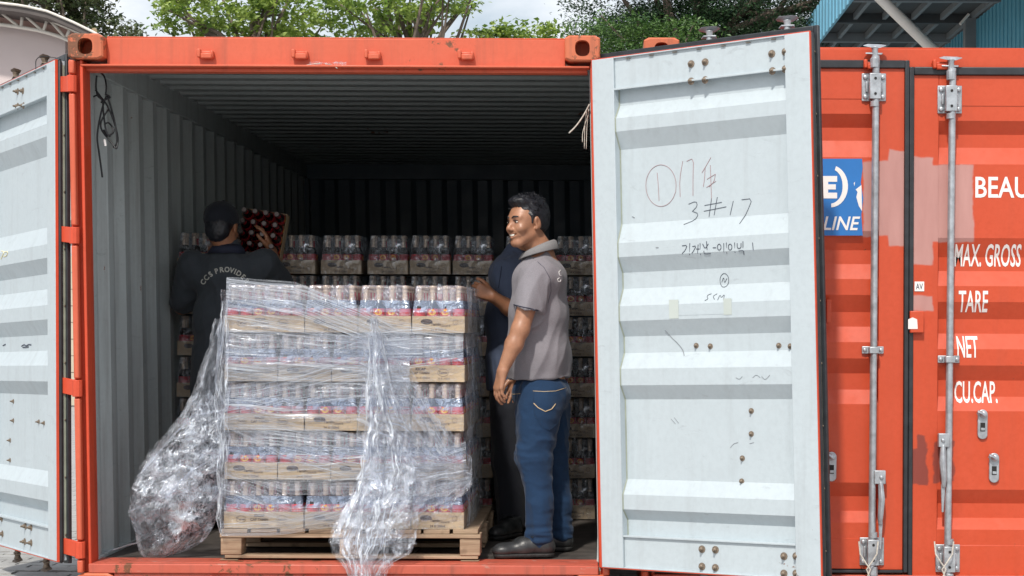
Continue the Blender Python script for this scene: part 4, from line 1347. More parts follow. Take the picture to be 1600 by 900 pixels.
# ------------------------------------------------------------------ people: signed distance fields meshed with surface nets
class SDF:
    def __init__(s, vox=0.005): s.items, s.vox = [], vox
    def cone(s, a, b, ra, rb, k=0.02, flat=None, op='u'):
        s.items.append(('c', Vector(a), Vector(b), ra, rb, k, flat, op)); return s
    def chain(s, pts, rs, k=0.02, flat=None):
        for i in range(len(pts) - 1): s.cone(pts[i], pts[i+1], rs[i], rs[i+1], k, flat)
        return s
    def ell(s, c, axes, rad, k=0.02, op='u'):
        s.items.append(('e', Vector(c), axes, rad, 0, k, None, op)); return s
    def cut(s, p, n, k=0.004):        # remove everything on the side the normal points to
        s.items.append(('p', Vector(p), Vector(n).normalized(), 0, 0, k, None, 'x')); return s
    def hem(s, p, n, ylim):
        s.items.append(('q', Vector(p), Vector(n).normalized(), ylim, 0, .01, None, 'x')); return s
    def mesh(s, disp=None):
        lo = np.array([1e9] * 3); hi = -lo
        for t, a, b, ra, rb, k, fl, op in s.items:
            if op != 'u': continue
            if t == 'c':
                r = max(ra, rb) * 1.05
                for p in (a, b): lo = np.minimum(lo, np.array(p) - r); hi = np.maximum(hi, np.array(p) + r)
            else:
                r = max(ra); lo = np.minimum(lo, np.array(a) - r); hi = np.maximum(hi, np.array(a) + r)
        h = s.vox; lo -= h * 4; hi += h * 4
        n = np.ceil((hi - lo) / h).astype(int) + 1
        F = np.full(n, 1.0, np.float32)
        gx = [lo[i] + np.arange(n[i]) * h for i in range(3)]
        for t, a, b, ra, rb, k, fl, op in s.items:
            if t == 'q':      # cut below a plane, only on the near side (Y < limit)
                X, Y, Z = np.meshgrid(*gx, indexing='ij')
                d = (X - a.x) * b.x + (Y - a.y) * b.y + (Z - a.z) * b.z
                F = np.maximum(F, np.minimum(d, ra - Y).astype(np.float32)); continue
            if t == 'p':
                X, Y, Z = np.meshgrid(*gx, indexing='ij')
                d = (X - a.x) * b.x + (Y - a.y) * b.y + (Z - a.z) * b.z
                F = np.maximum(F, d.astype(np.float32)); continue
            r = (max(ra, rb) if t == 'c' else max(ra)) + 3 * k + 4 * h
            pl = [np.array(a), np.array(b)] if t == 'c' else [np.array(a)]
            mn = np.min(pl, axis=0) - r; mxx = np.max(pl, axis=0) + r
            i0 = np.clip(((mn - lo) / h).astype(int), 0, n - 1); i1 = np.clip(((mxx - lo) / h).astype(int) + 1, 1, n)
            sl_ = tuple(slice(i0[q], i1[q]) for q in range(3))
            X, Y, Z = np.meshgrid(gx[0][sl_[0]], gx[1][sl_[1]], gx[2][sl_[2]], indexing='ij')
            if t == 'c':
                A, B = np.array(a), np.array(b)
                P = np.stack([X, Y, Z], -1)
                if fl is not None:
                    ax = np.array(Vector(fl[0]).normalized()); f = fl[1]
                    w = (P - A) @ ax; P = P + (w * (1 / f - 1))[..., None] * ax
                    wb = (B - A) @ ax; B = B + wb * (1 / f - 1) * ax
                ba = B - A; L2 = max(ba @ ba, 1e-9)
                tt = np.clip(((P - A) @ ba) / L2, 0, 1)
                d = np.linalg.norm(P - A - tt[..., None] * ba, axis=-1) - (ra + (rb - ra) * tt)
                if fl is not None and fl[1] < 1: d = d * (0.5 + 0.5 * fl[1])
            else:
                ax = b; q = np.stack([X - a.x, Y - a.y, Z - a.z], -1)
                M_ = np.array([list(v) for v in ax])
                l = q @ M_.T
                rr = np.array(ra)
                k0 = np.linalg.norm(l / rr, axis=-1); k1 = np.linalg.norm(l / rr ** 2, axis=-1)
                d = k0 * (k0 - 1) / np.maximum(k1, 1e-6)
            d = d.astype(np.float32)
            G = F[sl_]
            if op == 'u':
                hh = np.clip(.5 + .5 * (G - d) / k, 0, 1)
                F[sl_] = G * (1 - hh) + d * hh - k * hh * (1 - hh)
            else:
                d = -d
                hh = np.clip(.5 - .5 * (G - d) / k, 0, 1)
                F[sl_] = G * (1 - hh) + d * hh + k * hh * (1 - hh)
        # surface nets
        inside = F < 0
        c = np.zeros(tuple(n - 1), np.int8)
        for dx in (0, 1):
            for dy in (0, 1):
                for dz in (0, 1):
                    c += inside[dx:n[0]-1+dx, dy:n[1]-1+dy, dz:n[2]-1+dz]
        act = (c > 0) & (c < 8)
        idx = -np.ones(c.shape, np.int64); cells = np.argwhere(act); idx[act] = np.arange(len(cells))
        acc = np.zeros((len(cells), 3)); cnt = np.zeros(len(cells))
        corners = [(x, y, z) for x in (0, 1) for y in (0, 1) for z in (0, 1)]
        for p in corners:
            for ax in range(3):
                if p[ax]: continue
                q = list(p); q[ax] = 1
                f0 = F[cells[:,0]+p[0], cells[:,1]+p[1], cells[:,2]+p[2]]; f1 = F[cells[:,0]+q[0], cells[:,1]+q[1], cells[:,2]+q[2]]
                m_ = (f0 < 0) != (f1 < 0)
                t_ = np.where(m_, f0 / np.where(f0 == f1, 1, f0 - f1), 0)
                pos = np.repeat(np.array(p, float)[None], len(cells), 0); pos[:, ax] += t_
                acc[m_] += pos[m_]; cnt[m_] += 1
        V = lo + (cells + acc / np.maximum(cnt, 1)[:, None]) * h
        faces = []
        for ax in range(3):
            s0 = [slice(None)] * 3; s1 = [slice(None)] * 3; s0[ax] = slice(0, -1); s1[ax] = slice(1, None)
            a_in, b_in = inside[tuple(s0)], inside[tuple(s1)]
            e = np.argwhere(a_in != b_in)
            o1, o2 = [(1, 2), (2, 0), (0, 1)][ax]
            e = e[(e[:, o1] > 0) & (e[:, o2] > 0)]
            fl_ = a_in[e[:,0], e[:,1], e[:,2]]
            def cell(d1, d2):
                q = e.copy(); q[:, o1] -= d1; q[:, o2] -= d2
                return idx[q[:,0], q[:,1], q[:,2]]
            quad = np.stack([cell(1,1), cell(0,1), cell(0,0), cell(1,0)], 1)
            quad[~fl_] = quad[~fl_][:, ::-1]
            faces.append(quad)
        return V, np.concatenate(faces)

def sdf_build(s, name, mats, parent, disp=None, color=None, smooth_it=2):
    V, Fc = s.mesh()
    # light Laplacian smoothing
    for _ in range(smooth_it):
        A = np.zeros_like(V); Cn = np.zeros(len(V))
        for i in range(4):
            a, b = Fc[:, i], Fc[:, (i + 1) % 4]
            np.add.at(A, a, V[b]); np.add.at(Cn, a, 1); np.add.at(A, b, V[a]); np.add.at(Cn, b, 1)
        V = V * .5 + .5 * A / np.maximum(Cn, 1)[:, None]
    if disp is not None:
        e1 = V[Fc[:, 2]] - V[Fc[:, 0]]; e2 = V[Fc[:, 3]] - V[Fc[:, 1]]
        fn = np.cross(e1, e2); Nn = np.zeros_like(V)
        for i in range(4): np.add.at(Nn, Fc[:, i], fn)
        Nn /= np.maximum(np.linalg.norm(Nn, axis=1), 1e-9)[:, None]
        D = np.array([disp(Vector(v)) for v in V])
        V = V + Nn * D[:, None]
    off = np.array(wloc(parent))
    me = bpy.data.meshes.new(name)
    me.from_pydata((V - off).tolist(), [], Fc.tolist())
    for m in (mats if isinstance(mats, list) else [mats]): me.materials.append(m)
    me.shade_smooth()
    if color is not None:
        at = me.attributes.new('tone', 'FLOAT', 'POINT')
        at.data.foreach_set('value', np.array([color(Vector(v)) for v in V], dtype=np.float32))
    o = bpy.data.objects.new(name, me); COL.objects.link(o); o.parent = parent
    o['_w'] = 1
    del o['_w']
    bvh = BVHTree.FromPolygons([tuple(v) for v in V], [tuple(f) for f in Fc.tolist()])
    return o, bvh

def hit(bvh, px, py, off=.0015):
    C = Vector((0, -CDIST, CZ)); d = (pt(px, py, 0.5) - C).normalized()
    r = bvh.ray_cast(C, d)
    if r[0] is None: return None
    nrm = r[1]
    if nrm.dot(d) > 0: nrm = -nrm
    return r[0] + nrm * off
def surf_line(bvh, pts, r, name, mat, parent, off=.001, closed=False, sub=4):
    q = []
    for a, b in zip(pts[:-1], pts[1:]):
        for i in range(sub): q.append((a[0] + (b[0]-a[0]) * i / sub, a[1] + (b[1]-a[1]) * i / sub))
    q.append(pts[-1])
    w = [hit(bvh, x, y, off) for x, y in q]; w = [p for p in w if p is not None]
    if len(w) > 1: return MB().tube(w, r, 5).build(name, mat, parent, smooth=180)

def skin_mat(name, col):
    m, nt, b = nodes_of(name)
    T = geo_pos(nt)
    a = nt.nodes.new('ShaderNodeAttribute'); a.attribute_name = 'tone'
    c = mixc(nt, ramp(nt, noise_n(nt, T, 16, 6, .7), .3, .7), tuple(x * .78 for x in col), tuple(x * 1.2 for x in col))
    c = mixc(nt, a.outputs['Fac'], c, (col[0] * .42, col[1] * .26, col[2] * .24))
    nt.links.new(c, b.inputs['Base Color'])
    b.inputs['Roughness'].default_value = .42
    b.inputs['Subsurface Weight'].default_value = .08
    b.inputs['Subsurface Radius'].default_value = (.01, .004, .002)
    bump(nt, noise_n(nt, T, 160, 3), b, .15, .002)
    return m
def cloth_mat(name, col, scale=500, var=.1, rough=.9, weave=.25):
    m, nt, b = nodes_of(name)
    T = geo_pos(nt)
    c = mixc(nt, noise_n(nt, T, 9, 5), tuple(x * (1 - var) for x in col), tuple(x * (1 + var) for x in col))
    c = mixc(nt, ramp(nt, noise_n(nt, T, scale, 2), .35, .65), c, tuple(x * .72 for x in col))
    nt.links.new(c, b.inputs['Base Color'])
    b.inputs['Roughness'].default_value = rough
    b.inputs['Sheen Weight'].default_value = .08
    bump(nt, noise_n(nt, T, 26, 5), b, weave, .008)
    return m
M_skin = skin_mat('warm_brown_skin', (0.37, 0.18, 0.105))
M_skin2 = skin_mat('brown_skin', (0.36, 0.16, 0.085))
M_hair = simple('black_hair', (0.012, 0.013, 0.018), .38, var=.4, vscale=60, bmp=.6, bscale=150)
M_grey = cloth_mat('grey_polo_cloth', (0.26, 0.245, 0.27))
M_collar = cloth_mat('grey_collar_knit', (0.24, 0.235, 0.24))
M_navy = cloth_mat('navy_shirt_cloth', (0.075, 0.10, 0.165))
M_navyt = simple('navy_trim', (0.02, 0.025, 0.05), .8)
M_char = cloth_mat('charcoal_shirt_cloth', (0.050, 0.060, 0.072))
M_jean = cloth_mat('blue_denim', (0.003, 0.030, 0.085), scale=420, var=.3, weave=.35)
M_blk = cloth_mat('black_trouser_cloth', (0.014, 0.016, 0.024))
M_shoe = simple('dark_leather_shoe', (0.028, 0.030, 0.032), .38, var=.4, vscale=25, bmp=.3, bscale=60)
M_sole = simple('black_rubber_sole', (.02, .02, .02), .7)
M_eye = simple('eye_white', (.6, .55, .5), .25, var=.02)
M_iris = simple('dark_iris', (.01, .007, .005), .15)
M_teeth = simple('teeth', (.80, .76, .68), .3, var=.03)
M_thread = simple('tan_stitching', (.55, .42, .26), .8)
M_cap = cloth_mat('dark_navy_cap_cloth', (0.010, 0.013, 0.022))

def axes_from(f, up=Vector((0, 0, 1))):
    f = Vector(f).normalized(); s_ = f.cross(up).normalized(); u = s_.cross(f).normalized()
    return s_, f, u          # side (person's right), forward, up
def head(S, c, ax, sc=1.0, smile=True):
    s_, f, u = ax
    P = lambda a, b, d: c + (s_ * a + f * b + u * d) * sc
    E = (s_, f, u)
    q = lambda *r: tuple(x * sc for x in r)
    S.ell(P(0, -.018, .032), E, q(.076, .095, .086), .03)
    S.ell(P(0, .028, -.012), E, q(.066, .066, .090), .03)
    S.cone(P(.046, .002, -.058), P(.018, .062, -.098), .024 * sc, .020 * sc, .025)
    S.cone(P(-.046, .002, -.058), P(-.018, .062, -.098), .024 * sc, .020 * sc, .025)
    S.ell(P(0, .072, -.098), E, q(.022, .018, .017), .016)
    for k in (-1, 1):
        S.cone(P(k * .012, .082, .026), P(k * .044, .068, .026), .010 * sc, .009 * sc, .012)
        S.ell(P(k * .040, .064, -.030), E, q(.026, .024, .022), .016)
        S.ell(P(k * .031, .096, .006), E, q(.017, .016, .010), .008, 's')
        S.ell(P(k * .031, .074, .006), E, q(.014, .013, .009), .004)
        S.cone(P(k * .020, .084, -.040), P(k * .036, .070, -.062), .007 * sc, .006 * sc, .010)
    S.cone(P(0, .082, .012), P(0, .108, -.026), .008 * sc, .0125 * sc, .010)
    for k in (-1, 1): S.ell(P(k * .0125, .097, -.033), E, q(.0085, .011, .008), .006)
    # mouth
    S.ell(P(0, .076, -.062), E, q(.028, .018, .018), .012)
    if smile:
        S.cone(P(.024, .083, -.055), P(0, .097, -.061), .0045 * sc, .006 * sc, .003, None, 's')
        S.cone(P(-.024, .083, -.055), P(0, .097, -.061), .0045 * sc, .006 * sc, .003, None, 's')
        S.cone(P(.020, .085, -.066), P(0, .094, -.073), .0045 * sc, .006 * sc, .003)
        S.cone(P(-.020, .085, -.066), P(0, .094, -.073), .0045 * sc, .006 * sc, .003)
        S.cone(P(.022, .087, -.051), P(0, .096, -.052), .003 * sc, .0045 * sc, .003)
        S.cone(P(-.022, .087, -.051), P(0, .096, -.052), .003 * sc, .0045 * sc, .003)
    for k in (-1, 1):
        S.ell(P(k * .080, -.012, -.004), (s_, (f * .95 - u * .25).normalized(), (u * .95 + f * .25).normalized()), q(.009, .018, .033), .005)
        S.ell(P(k * .090, -.008, .002), E, q(.006, .009, .017), .004, 's')
        S.ell(P(k * .078, -.004, -.030), E, q(.008, .010, .010), .006)
    return P
def hand(S, w, d, pn, th, sc=1.0, curl=(.3, .4, .3), lens=(.074, .082, .076, .060), spread=.12, close=0.0):
    """w wrist, d direction to the fingers, pn palm normal (palm side), th direction of the thumb side"""
    d = d.normalized(); th = (th - d * th.dot(d)).normalized(); pn = (pn - d * pn.dot(d) - th * pn.dot(th)).normalized()
    k = .008
    kn = [w + d * (.090 - .006 * abs(i - 1)) * sc + th * (.030 - .0195 * i) * sc for i in range(4)]
    for i in range(4):
        S.cone(w + th * (.012 - .009 * i) * sc, kn[i], .017 * sc, .0115 * sc, .012)
    for i in range(4):
        L = lens[i] * sc; a = 0.0
        p = kn[i]; r = (.0092 - .0006 * (i == 3)) * sc
        for seg in range(3):
            a += curl[seg] * (1 + .10 * i)
            dd = (d * math.cos(a) + pn * math.sin(a) + th * (spread * (1.2 - i) * .5 * (1 - close))).normalized()
            q = p + dd * L * (.45, .31, .24)[seg]
            S.cone(p, q, r, r * .92, .0028)
            p = q; r *= .92
    p0 = w + d * .022 * sc + th * .020 * sc + pn * .004
    p1 = w + d * .052 * sc + th * .044 * sc + pn * .016 * sc
    p2 = p1 + (d * .75 + th * .30 + pn * .35).normalized() * .034 * sc
    p3 = p2 + (d * .9 + pn * .35).normalized() * .026 * sc
    S.cone(p0, p1, .017 * sc, .0125 * sc, .012); S.cone(p1, p2, .0118 * sc, .0105 * sc, .004); S.cone(p2, p3, .0105 * sc, .009 * sc, .003)
def shoe(parent, heel, toe, name='shoe', h=.085):
    """heel and toe points on the ground"""
    S = SDF(.005)
    d = (toe - heel); L = d.length; d.normalize(); s_ = d.cross(Vector((0, 0, 1)))
    z = Vector((0, 0, 1))
    S.cone(heel + d * .045 + z * .045, heel + d * L * .5 + z * .048, .040, .038, .02)
    S.cone(heel + d * L * .5 + z * .040, toe - d * .045 + z * .036, .038, .033, .02)
    S.ell(toe - d * .055 + z * .034, (d, s_, z), (.058, .046, .030), .015)
    S.cone(heel + d * .045 + z * .05, heel + d * .06 + z * (h + .01), .040, .042, .02)
    S.cone(heel + d * .09 + z * .07, heel + d * .15 + z * .062, .030, .028, .02)
    S.cut(heel + z * .016, -z)
    S.cut(heel + z * (h + .02), z)
    o, bv = sdf_build(S, name, M_shoe, parent)
    S = SDF(.005)
    S.cone(heel + d * .045 + z * .02, heel + d * L * .45 + z * .02, .042, .037, .02); S.cone(heel + d * L * .45 + z * .02, toe - d * .05 + z * .02, .037, .046, .02)
    S.cut(heel + z * .020, z); S.cut(heel + z * .0008, -z)
    sdf_build(S, 'sole', M_sole, o, smooth_it=1)
    mb = MB()
    for i in range(4):
        p = heel + d * (.105 + .022 * i) + z * (.104 - .008 * i)
        mb.tube([p - s_ * .024 - z * .012, p + z * .0, p + s_ * .024 - z * .012], .0025, 5)
    p = heel + d * .105 + z * .106
    for k in (-1, 1):
        mb.tube([p, p + s_ * .03 * k + d * .005 + z * .012, p + s_ * .045 * k + d * .01 - z * .01, p + s_ * .02 * k + d * .02 - z * .002, p], .0022, 5)
    mb.build('laces', M_shoe, o, smooth=180)
    return o
def fold_disp(amp, dirs, seed, fine=1.0):
    def f(p):
        a = 0
        for d, fr, w in dirs:
            # ridges running along d: noise varies quickly across it, slowly along
            t = p.dot(d); q = p - d * t
            n_ = noise.noise(q * fr + d * (t * fr * .16) + Vector((seed, 0, 0)))
            a += w * ((1 - 2.6 * abs(n_)) * .55 - .25 + .35 * n_)
        a += .25 * fine * noise.noise(p * 38 + Vector((seed, 3, 1))) 
        return amp * a
    return f
def hair_tufts(parent, P, sc, n, seed, top=True):
    rr = random.Random(seed); mb = MB()
    for i in range(n):
        a = rr.uniform(0, 2 * math.pi); e = rr.uniform(.15, 1.35)
        x, y, z = math.cos(a) * math.cos(e), math.sin(a) * math.cos(e), math.sin(e)
        if y > .35 and z < .62: continue
        base = P(x * .078, -.022 + y * .098, .036 + z * .090)
        tip = P(x * .088 + rr.uniform(-.012, .012), -.018 + y * .112 + rr.uniform(-.01, .02), .040 + z * (.101 + rr.uniform(0, .013)))
        tip2 = tip + (tip - base) * .35 + Vector((rr.uniform(-.006, .006), rr.uniform(-.006, .006), -.006 + rr.uniform(-.002, .006)))
        mb.tube([base, tip, tip2], [.0035, .0022, .0005], 4, caps=False)
    return mb.build('hair_strands', M_hair, parent, smooth=180, kind='stuff')
ZF = 0.166

# ================================================ man in the grey polo shirt
M1 = empty('person', pt(840, 868, .25), 'smiling man in grey polo shirt and blue jeans standing right of the wrapped pallet', 'person')
M1.location.z = ZF
B = SDF(.0042)
Yc = .40
fw = Vector((-math.sin(R(50)), -math.cos(R(50)), -.06))
hc = pt(822, 348, .37)
ax = axes_from(fw)
P1 = head(B, hc, ax, .97)
neck = pt(845, 392, .40)
B.cone(P1(0, -.035, -.055), neck, .049, .054, .03)
B.cone(P1(0, -.02, -.07), neck, .045, .052, .03)
# torso beneath the shirt, legs beneath the jeans
hipc = pt(848, 600, .40)
B.chain([pt(845, 425, .40), pt(842, 500, .40), hipc], [.10, .115, .11], .04)
B.chain([hipc, pt(837, 715, .30), pt(843, 830, .28)], [.08, .045, .038], .02)
B.chain([hipc, pt(862, 715, .50), pt(874, 825, .50)], [.08, .045, .038], .02)
shL = pt(838, 428, .235)
elb = pt(813, 515, .170); wr = pt(785, 580, .150)
B.chain([shL, elb], [.050, .042], .03)
B.cone(elb, elb.lerp(wr, .35), .040, .041, .02); B.cone(elb.lerp(wr, .35), wr, .041, .026, .02)
hand(B, wr, pt(771, 640, .145) - wr, Vector((.75, .55, .1)), Vector((-.5, .75, 0)), .98, curl=(.28, .38, .3), spread=.05)
shR = pt(852, 430, .57); elR = pt(838, 520, .60); wrR = pt(812, 585, .58)
B.chain([shR, elR, wrR], [.05, .044, .029], .03)
hand(B, wrR, Vector((-.3, 0, -1)), Vector((0, -1, 0)), Vector((-1, 0, 0)), .98)
mouth = P1(0, .09, -.062)
def tone1(v):
    d = (v - mouth).length
    t = .45 * max(0, 1 - d / .026) if abs((v - mouth).dot(ax[2])) < .016 else 0
    for k in (-1, 1):
        t = max(t, .7 * max(0, 1 - (v - P1(k * .031, .085, .006)).length / .02))
        t = max(t, .5 * max(0, 1 - (v - P1(k * .010, .104, -.040)).length / .007))
        t = max(t, .5 * max(0, 1 - (v - P1(k * .090, -.008, .002)).length / .018))
    if (v - P1(0, .075, -.085)).length < .035: t = max(t, .04)
    return t
body, bvb = sdf_build(B, 'body', M_skin, M1, color=tone1, smooth_it=1)
# eyes, brows, teeth
def face_bits(P, ax, sc, parent, teeth=True):
    s_, f, u = ax
    for k in (-1, 1):
        mb = MB()
        rings = []
        for i in range(7):
            a = math.pi * i / 6
            rings.append([P(k * .031 + math.cos(a) * .0125, .0835 + .004 * math.sin(a) * math.cos(b) , .004 + .0042 * math.sin(a) * math.sin(b)) for b in [2*math.pi*j/8 for j in range(8)]])
        mb.loft(rings, 0); mb.build('eye', M_eye, parent, smooth=180)
        mb = MB()
        mb.loft([[P(k * .031 + r_ * math.cos(b) - k * .002, .0885 - r_ * .1, .004 + min(1, .75) * r_ * math.sin(b)) for b in [2*math.pi*j/10 for j in range(10)]] for r_ in (.0002, .003, .0052)], 0, False)
        mb.build('iris', M_iris, parent, smooth=180)
        mb = MB(); mb.tube([P(k * .014, .0905, .011), P(k * .024, .0905, .0128), P(k * .036, .0855, .0115), P(k * .046, .075, .006)], [.0012, .0022, .002, .0012], 5)
        mb.build('eyelid', M_hair, parent, smooth=180)
        mb = MB(); mb.tube([P(k * .011, .0945, .0245), P(k * .024, .0945, .031), P(k * .038, .084, .031), P(k * .051, .070, .023)], [.0028, .0042, .0036, .0014], 6)
        mb.build('eyebrow', M_hair, parent, smooth=180)
    if teeth:
        mb = MB()
        n_ = 10
        a_ = [P((i / n_ - .5) * .040, .0965 - 14 * ((i / n_ - .5) * .040) ** 2 * 1.0, -.0555 + 2.5 * ((i / n_ - .5) * .04) ** 2) for i in range(n_ + 1)]
        b_ = [P((i / n_ - .5) * .036, .0955 - 14 * ((i / n_ - .5) * .036) ** 2, -.0645 + 6 * ((i / n_ - .5) * .04) ** 2) for i in range(n_ + 1)]
        mb.add(a_ + b_, [(i, i + 1, n_ + 2 + i, n_ + 1 + i) for i in range(n_)])
        mb.build('teeth', M_teeth, parent, smooth=180)
face_bits(P1, ax, .97, M1)
# hair
H = SDF(.005)
s_, f, u = ax
H.ell(P1(0, -.030, .044), ax, (.0825, .099, .093), .02)
H.ell(P1(0, .035, .108), ax, (.058, .052, .026), .03)
H.ell(P1(0, -.06, .0), ax, (.068, .062, .062), .02)
H.ell(P1(0, .105, -.005), ax, (.085, .075, .088), .02, 's')
for k in (-1, 1):
    H.ell(P1(k * .085, .030, -.030), ax, (.05, .062, .055), .008, 's')
    H.ell(P1(k * .088, -.010, -.012), ax, (.02, .026, .040), .006, 's')
    H.cone(P1(k * .074, .016, .03), P1(k * .075, .016, -.004), .011, .005, .006)
H.cut(P1(0, -.05, -.052), (-u * .9 + f * .35))
sdf_build(H, 'hair', M_hair, M1, fold_disp(.006, [((u * .5 + f * .8).normalized(), 60, 1.0)], 2.0, 2.0))
hair_tufts(M1, P1, .97, 420, 5)
# shirt
T = SDF(.0055)
T.ell(pt(843, 436, .40), (Vector((1, .2, 0)).normalized(), Vector((-.2, 1, 0)).normalized(), Vector((0, 0, 1))), (.128, .205, .105), .05)
T.ell(pt(842, 490, .41), (Vector((1, .2, 0)).normalized(), Vector((-.2, 1, 0)).normalized(), Vector((0, 0, 1))), (.143, .182, .17), .06)
T.ell(pt(840, 552, .41), (Vector((1, .1, 0)).normalized(), Vector((-.1, 1, 0)).normalized(), Vector((0, 0, 1))), (.156, .178, .17), .06)
T.cone(pt(841, 570, .41), pt(844, 610, .41), .150, .156, .04)
T.cone(pt(847, 400, .40), pt(845, 430, .40), .062, .09, .05)
T.cone(shL + Vector((0, .02, 0)), pt(824, 492, .185), .078, .072, .045)
T.cone(shR, pt(843, 492, .60), .078, .070, .045)
T.cut(pt(845, 592, .40) , Vector((.05, 0, -1)))
dS = (pt(808, 500, .17) - shL).normalized()

# sleeve hem: handled by separate plane boxes -> subtract a block below the near sleeve
T.hem(pt(823, 484, .18), (-.23, .05, -.97), .224)
T.cone(pt(836, 520, .70), pt(812, 560, .72), .055, .09, .006, None, 's')
dg1 = (pt(800, 590, .2) - pt(870, 440, .2)).normalized()
shirt, bvs = sdf_build(T, 'polo_shirt', M_grey, M1, fold_disp(.010, [((dg1 + Vector((0, .1, 0))).normalized(), 11, 1.3), (Vector((.15, 0, -1)).normalized(), 8, .6)], 4.0, .3))
# collar
mb = MB(); rings = []
fb = Vector((-1, .12, 0)).normalized(); sb_ = Vector((-.12, -1, 0)).normalized()
cbase = pt(842, 391, .40)
for i in range(19):
    a = R(-162) + R(324) * i / 18
    dirv = -fb * math.cos(a) + sb_ * math.sin(a)
    t = .034 * math.cos(a)
    z = Vector((0, 0, 1))
    rings.append([cbase + dirv * .066 + z * (t - .022), cbase + dirv * .070 + z * (t + .014), cbase + dirv * .076 + z * (t + .018), cbase + dirv * .086 + z * (t + .012), cbase + dirv * .099 + z * (t * .8 - .018), cbase + dirv * .097 + z * (t * .8 - .022), cbase + dirv * .084 + z * (t + .003)])
mb.loft(rings, 0, True)
mb.build('collar', M_collar, M1, smooth=180, bev=0)
surf_line(bvs, [(803,476),(810,478),(818,480),(826,481.5),(834,483.5),(841,485.5)], .0026, 'sleeve_trim', M_navyt, M1, .001)
surf_line(bvs, [(833,403),(850,418),(860,436),(861,455),(856,474)], .0016, 'shoulder_seam', M_navyt, M1, -.0004)
surf_line(bvs, [(795,430),(797,450),(799,470)], .002, 'pocket_edge', M_collar, M1, .001)
surf_line(bvs, [(876,422),(873,425),(874,430),(877,431)], .0016, 'shirt_letter', M_txt, M1, .001)
surf_line(bvs, [(874,434),(871,436),(872,440),(875,440),(876,437)], .0016, 'shirt_letter', M_txt, M1, .001)
# jeans
J = SDF(.0055)
J.ell(pt(846, 615, .40), (Vector((1, 0, 0)), Vector((0, 1, 0)), Vector((0, 0, 1))), (.142, .170, .115), .04)
nr = [pt(842, 640, .31), pt(835, 715, .295), pt(843, 785, .275), pt(843, 838, .270)]
J.chain(nr, [.112, .086, .062, .066], .03)
fr_ = [pt(858, 640, .49), pt(862, 715, .50), pt(874, 785, .50), pt(876, 835, .50)]
J.chain(fr_, [.104, .078, .058, .060], .025)
J.cut(pt(843, 583, .3), (0, 0, 1)); J.cut(pt(843, 853, .3), (0, 0, -1))
def jd(p):
    base = fold_disp(.0085, [(Vector((.3, .2, -1)).normalized(), 14, 1.0), (Vector((1, .3, -.25)).normalized(), 20, .5)], 8.0, .5)(p)
    z = p.z - ZF
    if z < .24: base += .008 * (1 - 3 * abs(noise.noise(Vector((p.x * 7, p.y * 7, p.z * 34 + 2))))) * (1 - z / .24)
    if .40 < z < .64: base += .006 * (1 - 3 * abs(noise.noise(Vector((p.x * 9 + p.z * 6, p.y * 6, p.z * 22))))) * (1 - abs(z - .52) / .12)
    return base
jeans, bvj = sdf_build(J, 'jeans', M_jean, M1, jd)
surf_line(bvj, [(833,611),(850,612),(868,611),(884,606)], .0015, 'jeans_stitching', M_thread, M1)
surf_line(bvj, [(833,611),(834,628),(836,650)], .0012, 'jeans_stitching', M_jean, M1)
surf_line(bvj, [(834,630),(841,637),(852,643),(862,639),(868,631)], .0024, 'jeans_stitching', M_thread, M1)
surf_line(bvj, [(793,613),(802,616),(813,615)], .0013, 'jeans_stitching', M_thread, M1)
surf_line(bvj, [(836,650),(848,668),(858,672),(868,664),(880,640)], .0012, 'jeans_stitching', M_jean, M1)
g_ = lambda px, y, Y: Vector((pt(px, y, Y).x, Y, ZF))
shoe(M1, g_(868, 862, .270), g_(769, 862, .22))
shoe(M1, g_(896, 850, .500), g_(800, 850, .46))

# ================================================ man in the navy shirt behind him
M2 = empty('person', g_(800, 830, 1.15), 'man in navy shirt behind the smiling man, hand on the pallet load', 'person')
B = SDF(.0055)
Y2m = 1.15
hc = pt(824, 350, Y2m)
ax2 = axes_from(Vector((-.85, -.45, -.1)))
P2 = head(B, hc, ax2, 1.0, False)
nk = pt(806, 398, Y2m)
B.cone(P2(0, -.03, -.06), nk, .054, .06, .03)
B.chain([pt(806, 430, Y2m), pt(804, 510, Y2m), pt(806, 600, Y2m)], [.10, .12, .11], .04)
B.chain([pt(800, 600, Y2m), pt(797, 715, Y2m - .05), pt(800, 810, Y2m - .05)], [.09, .06, .05], .03)
B.chain([pt(815, 600, Y2m), pt(820, 715, Y2m + .1), pt(822, 810, Y2m + .1)], [.09, .06, .05], .03)
sL = pt(790, 430, Y2m - .12); eL = pt(812, 492, Y2m - .22); wL_ = pt(770, 463, Y2m - .30)
B.chain([sL, eL], [.05, .045], .03); B.cone(eL, eL.lerp(wL_, .4), .043, .041, .02); B.cone(eL.lerp(wL_, .4), wL_, .041, .029, .02)
hand(B, wL_, pt(735, 448, Y2m - .32) - wL_, Vector((-.3, .9, -.2)), Vector((0, 0, 1)), .98, curl=(.75, .8, .5), spread=.02)
sR = pt(828, 430, Y2m + .14); eR = pt(835, 500, Y2m + .2)
B.chain([sR, eR, pt(815, 570, Y2m + .18)], [.05, .044, .03], .03)
hand(B, pt(815, 570, Y2m + .18), Vector((-.2, 0, -1)), Vector((0, -1, 0)), Vector((-1, 0, 0)), .98)
body2, _ = sdf_build(B, 'body', M_skin2, M2, color=lambda v: 0.0, smooth_it=1)
H = SDF(.006)
H.ell(P2(0, -.028, .046), ax2, (.085, .103, .094), .02); H.ell(P2(0, -.06, .0), ax2, (.068, .06, .06), .02)
H.ell(P2(0, .108, -.012), ax2, (.085, .075, .085), .02, 's')
H.cut(P2(0, -.05, -.055), -ax2[2])
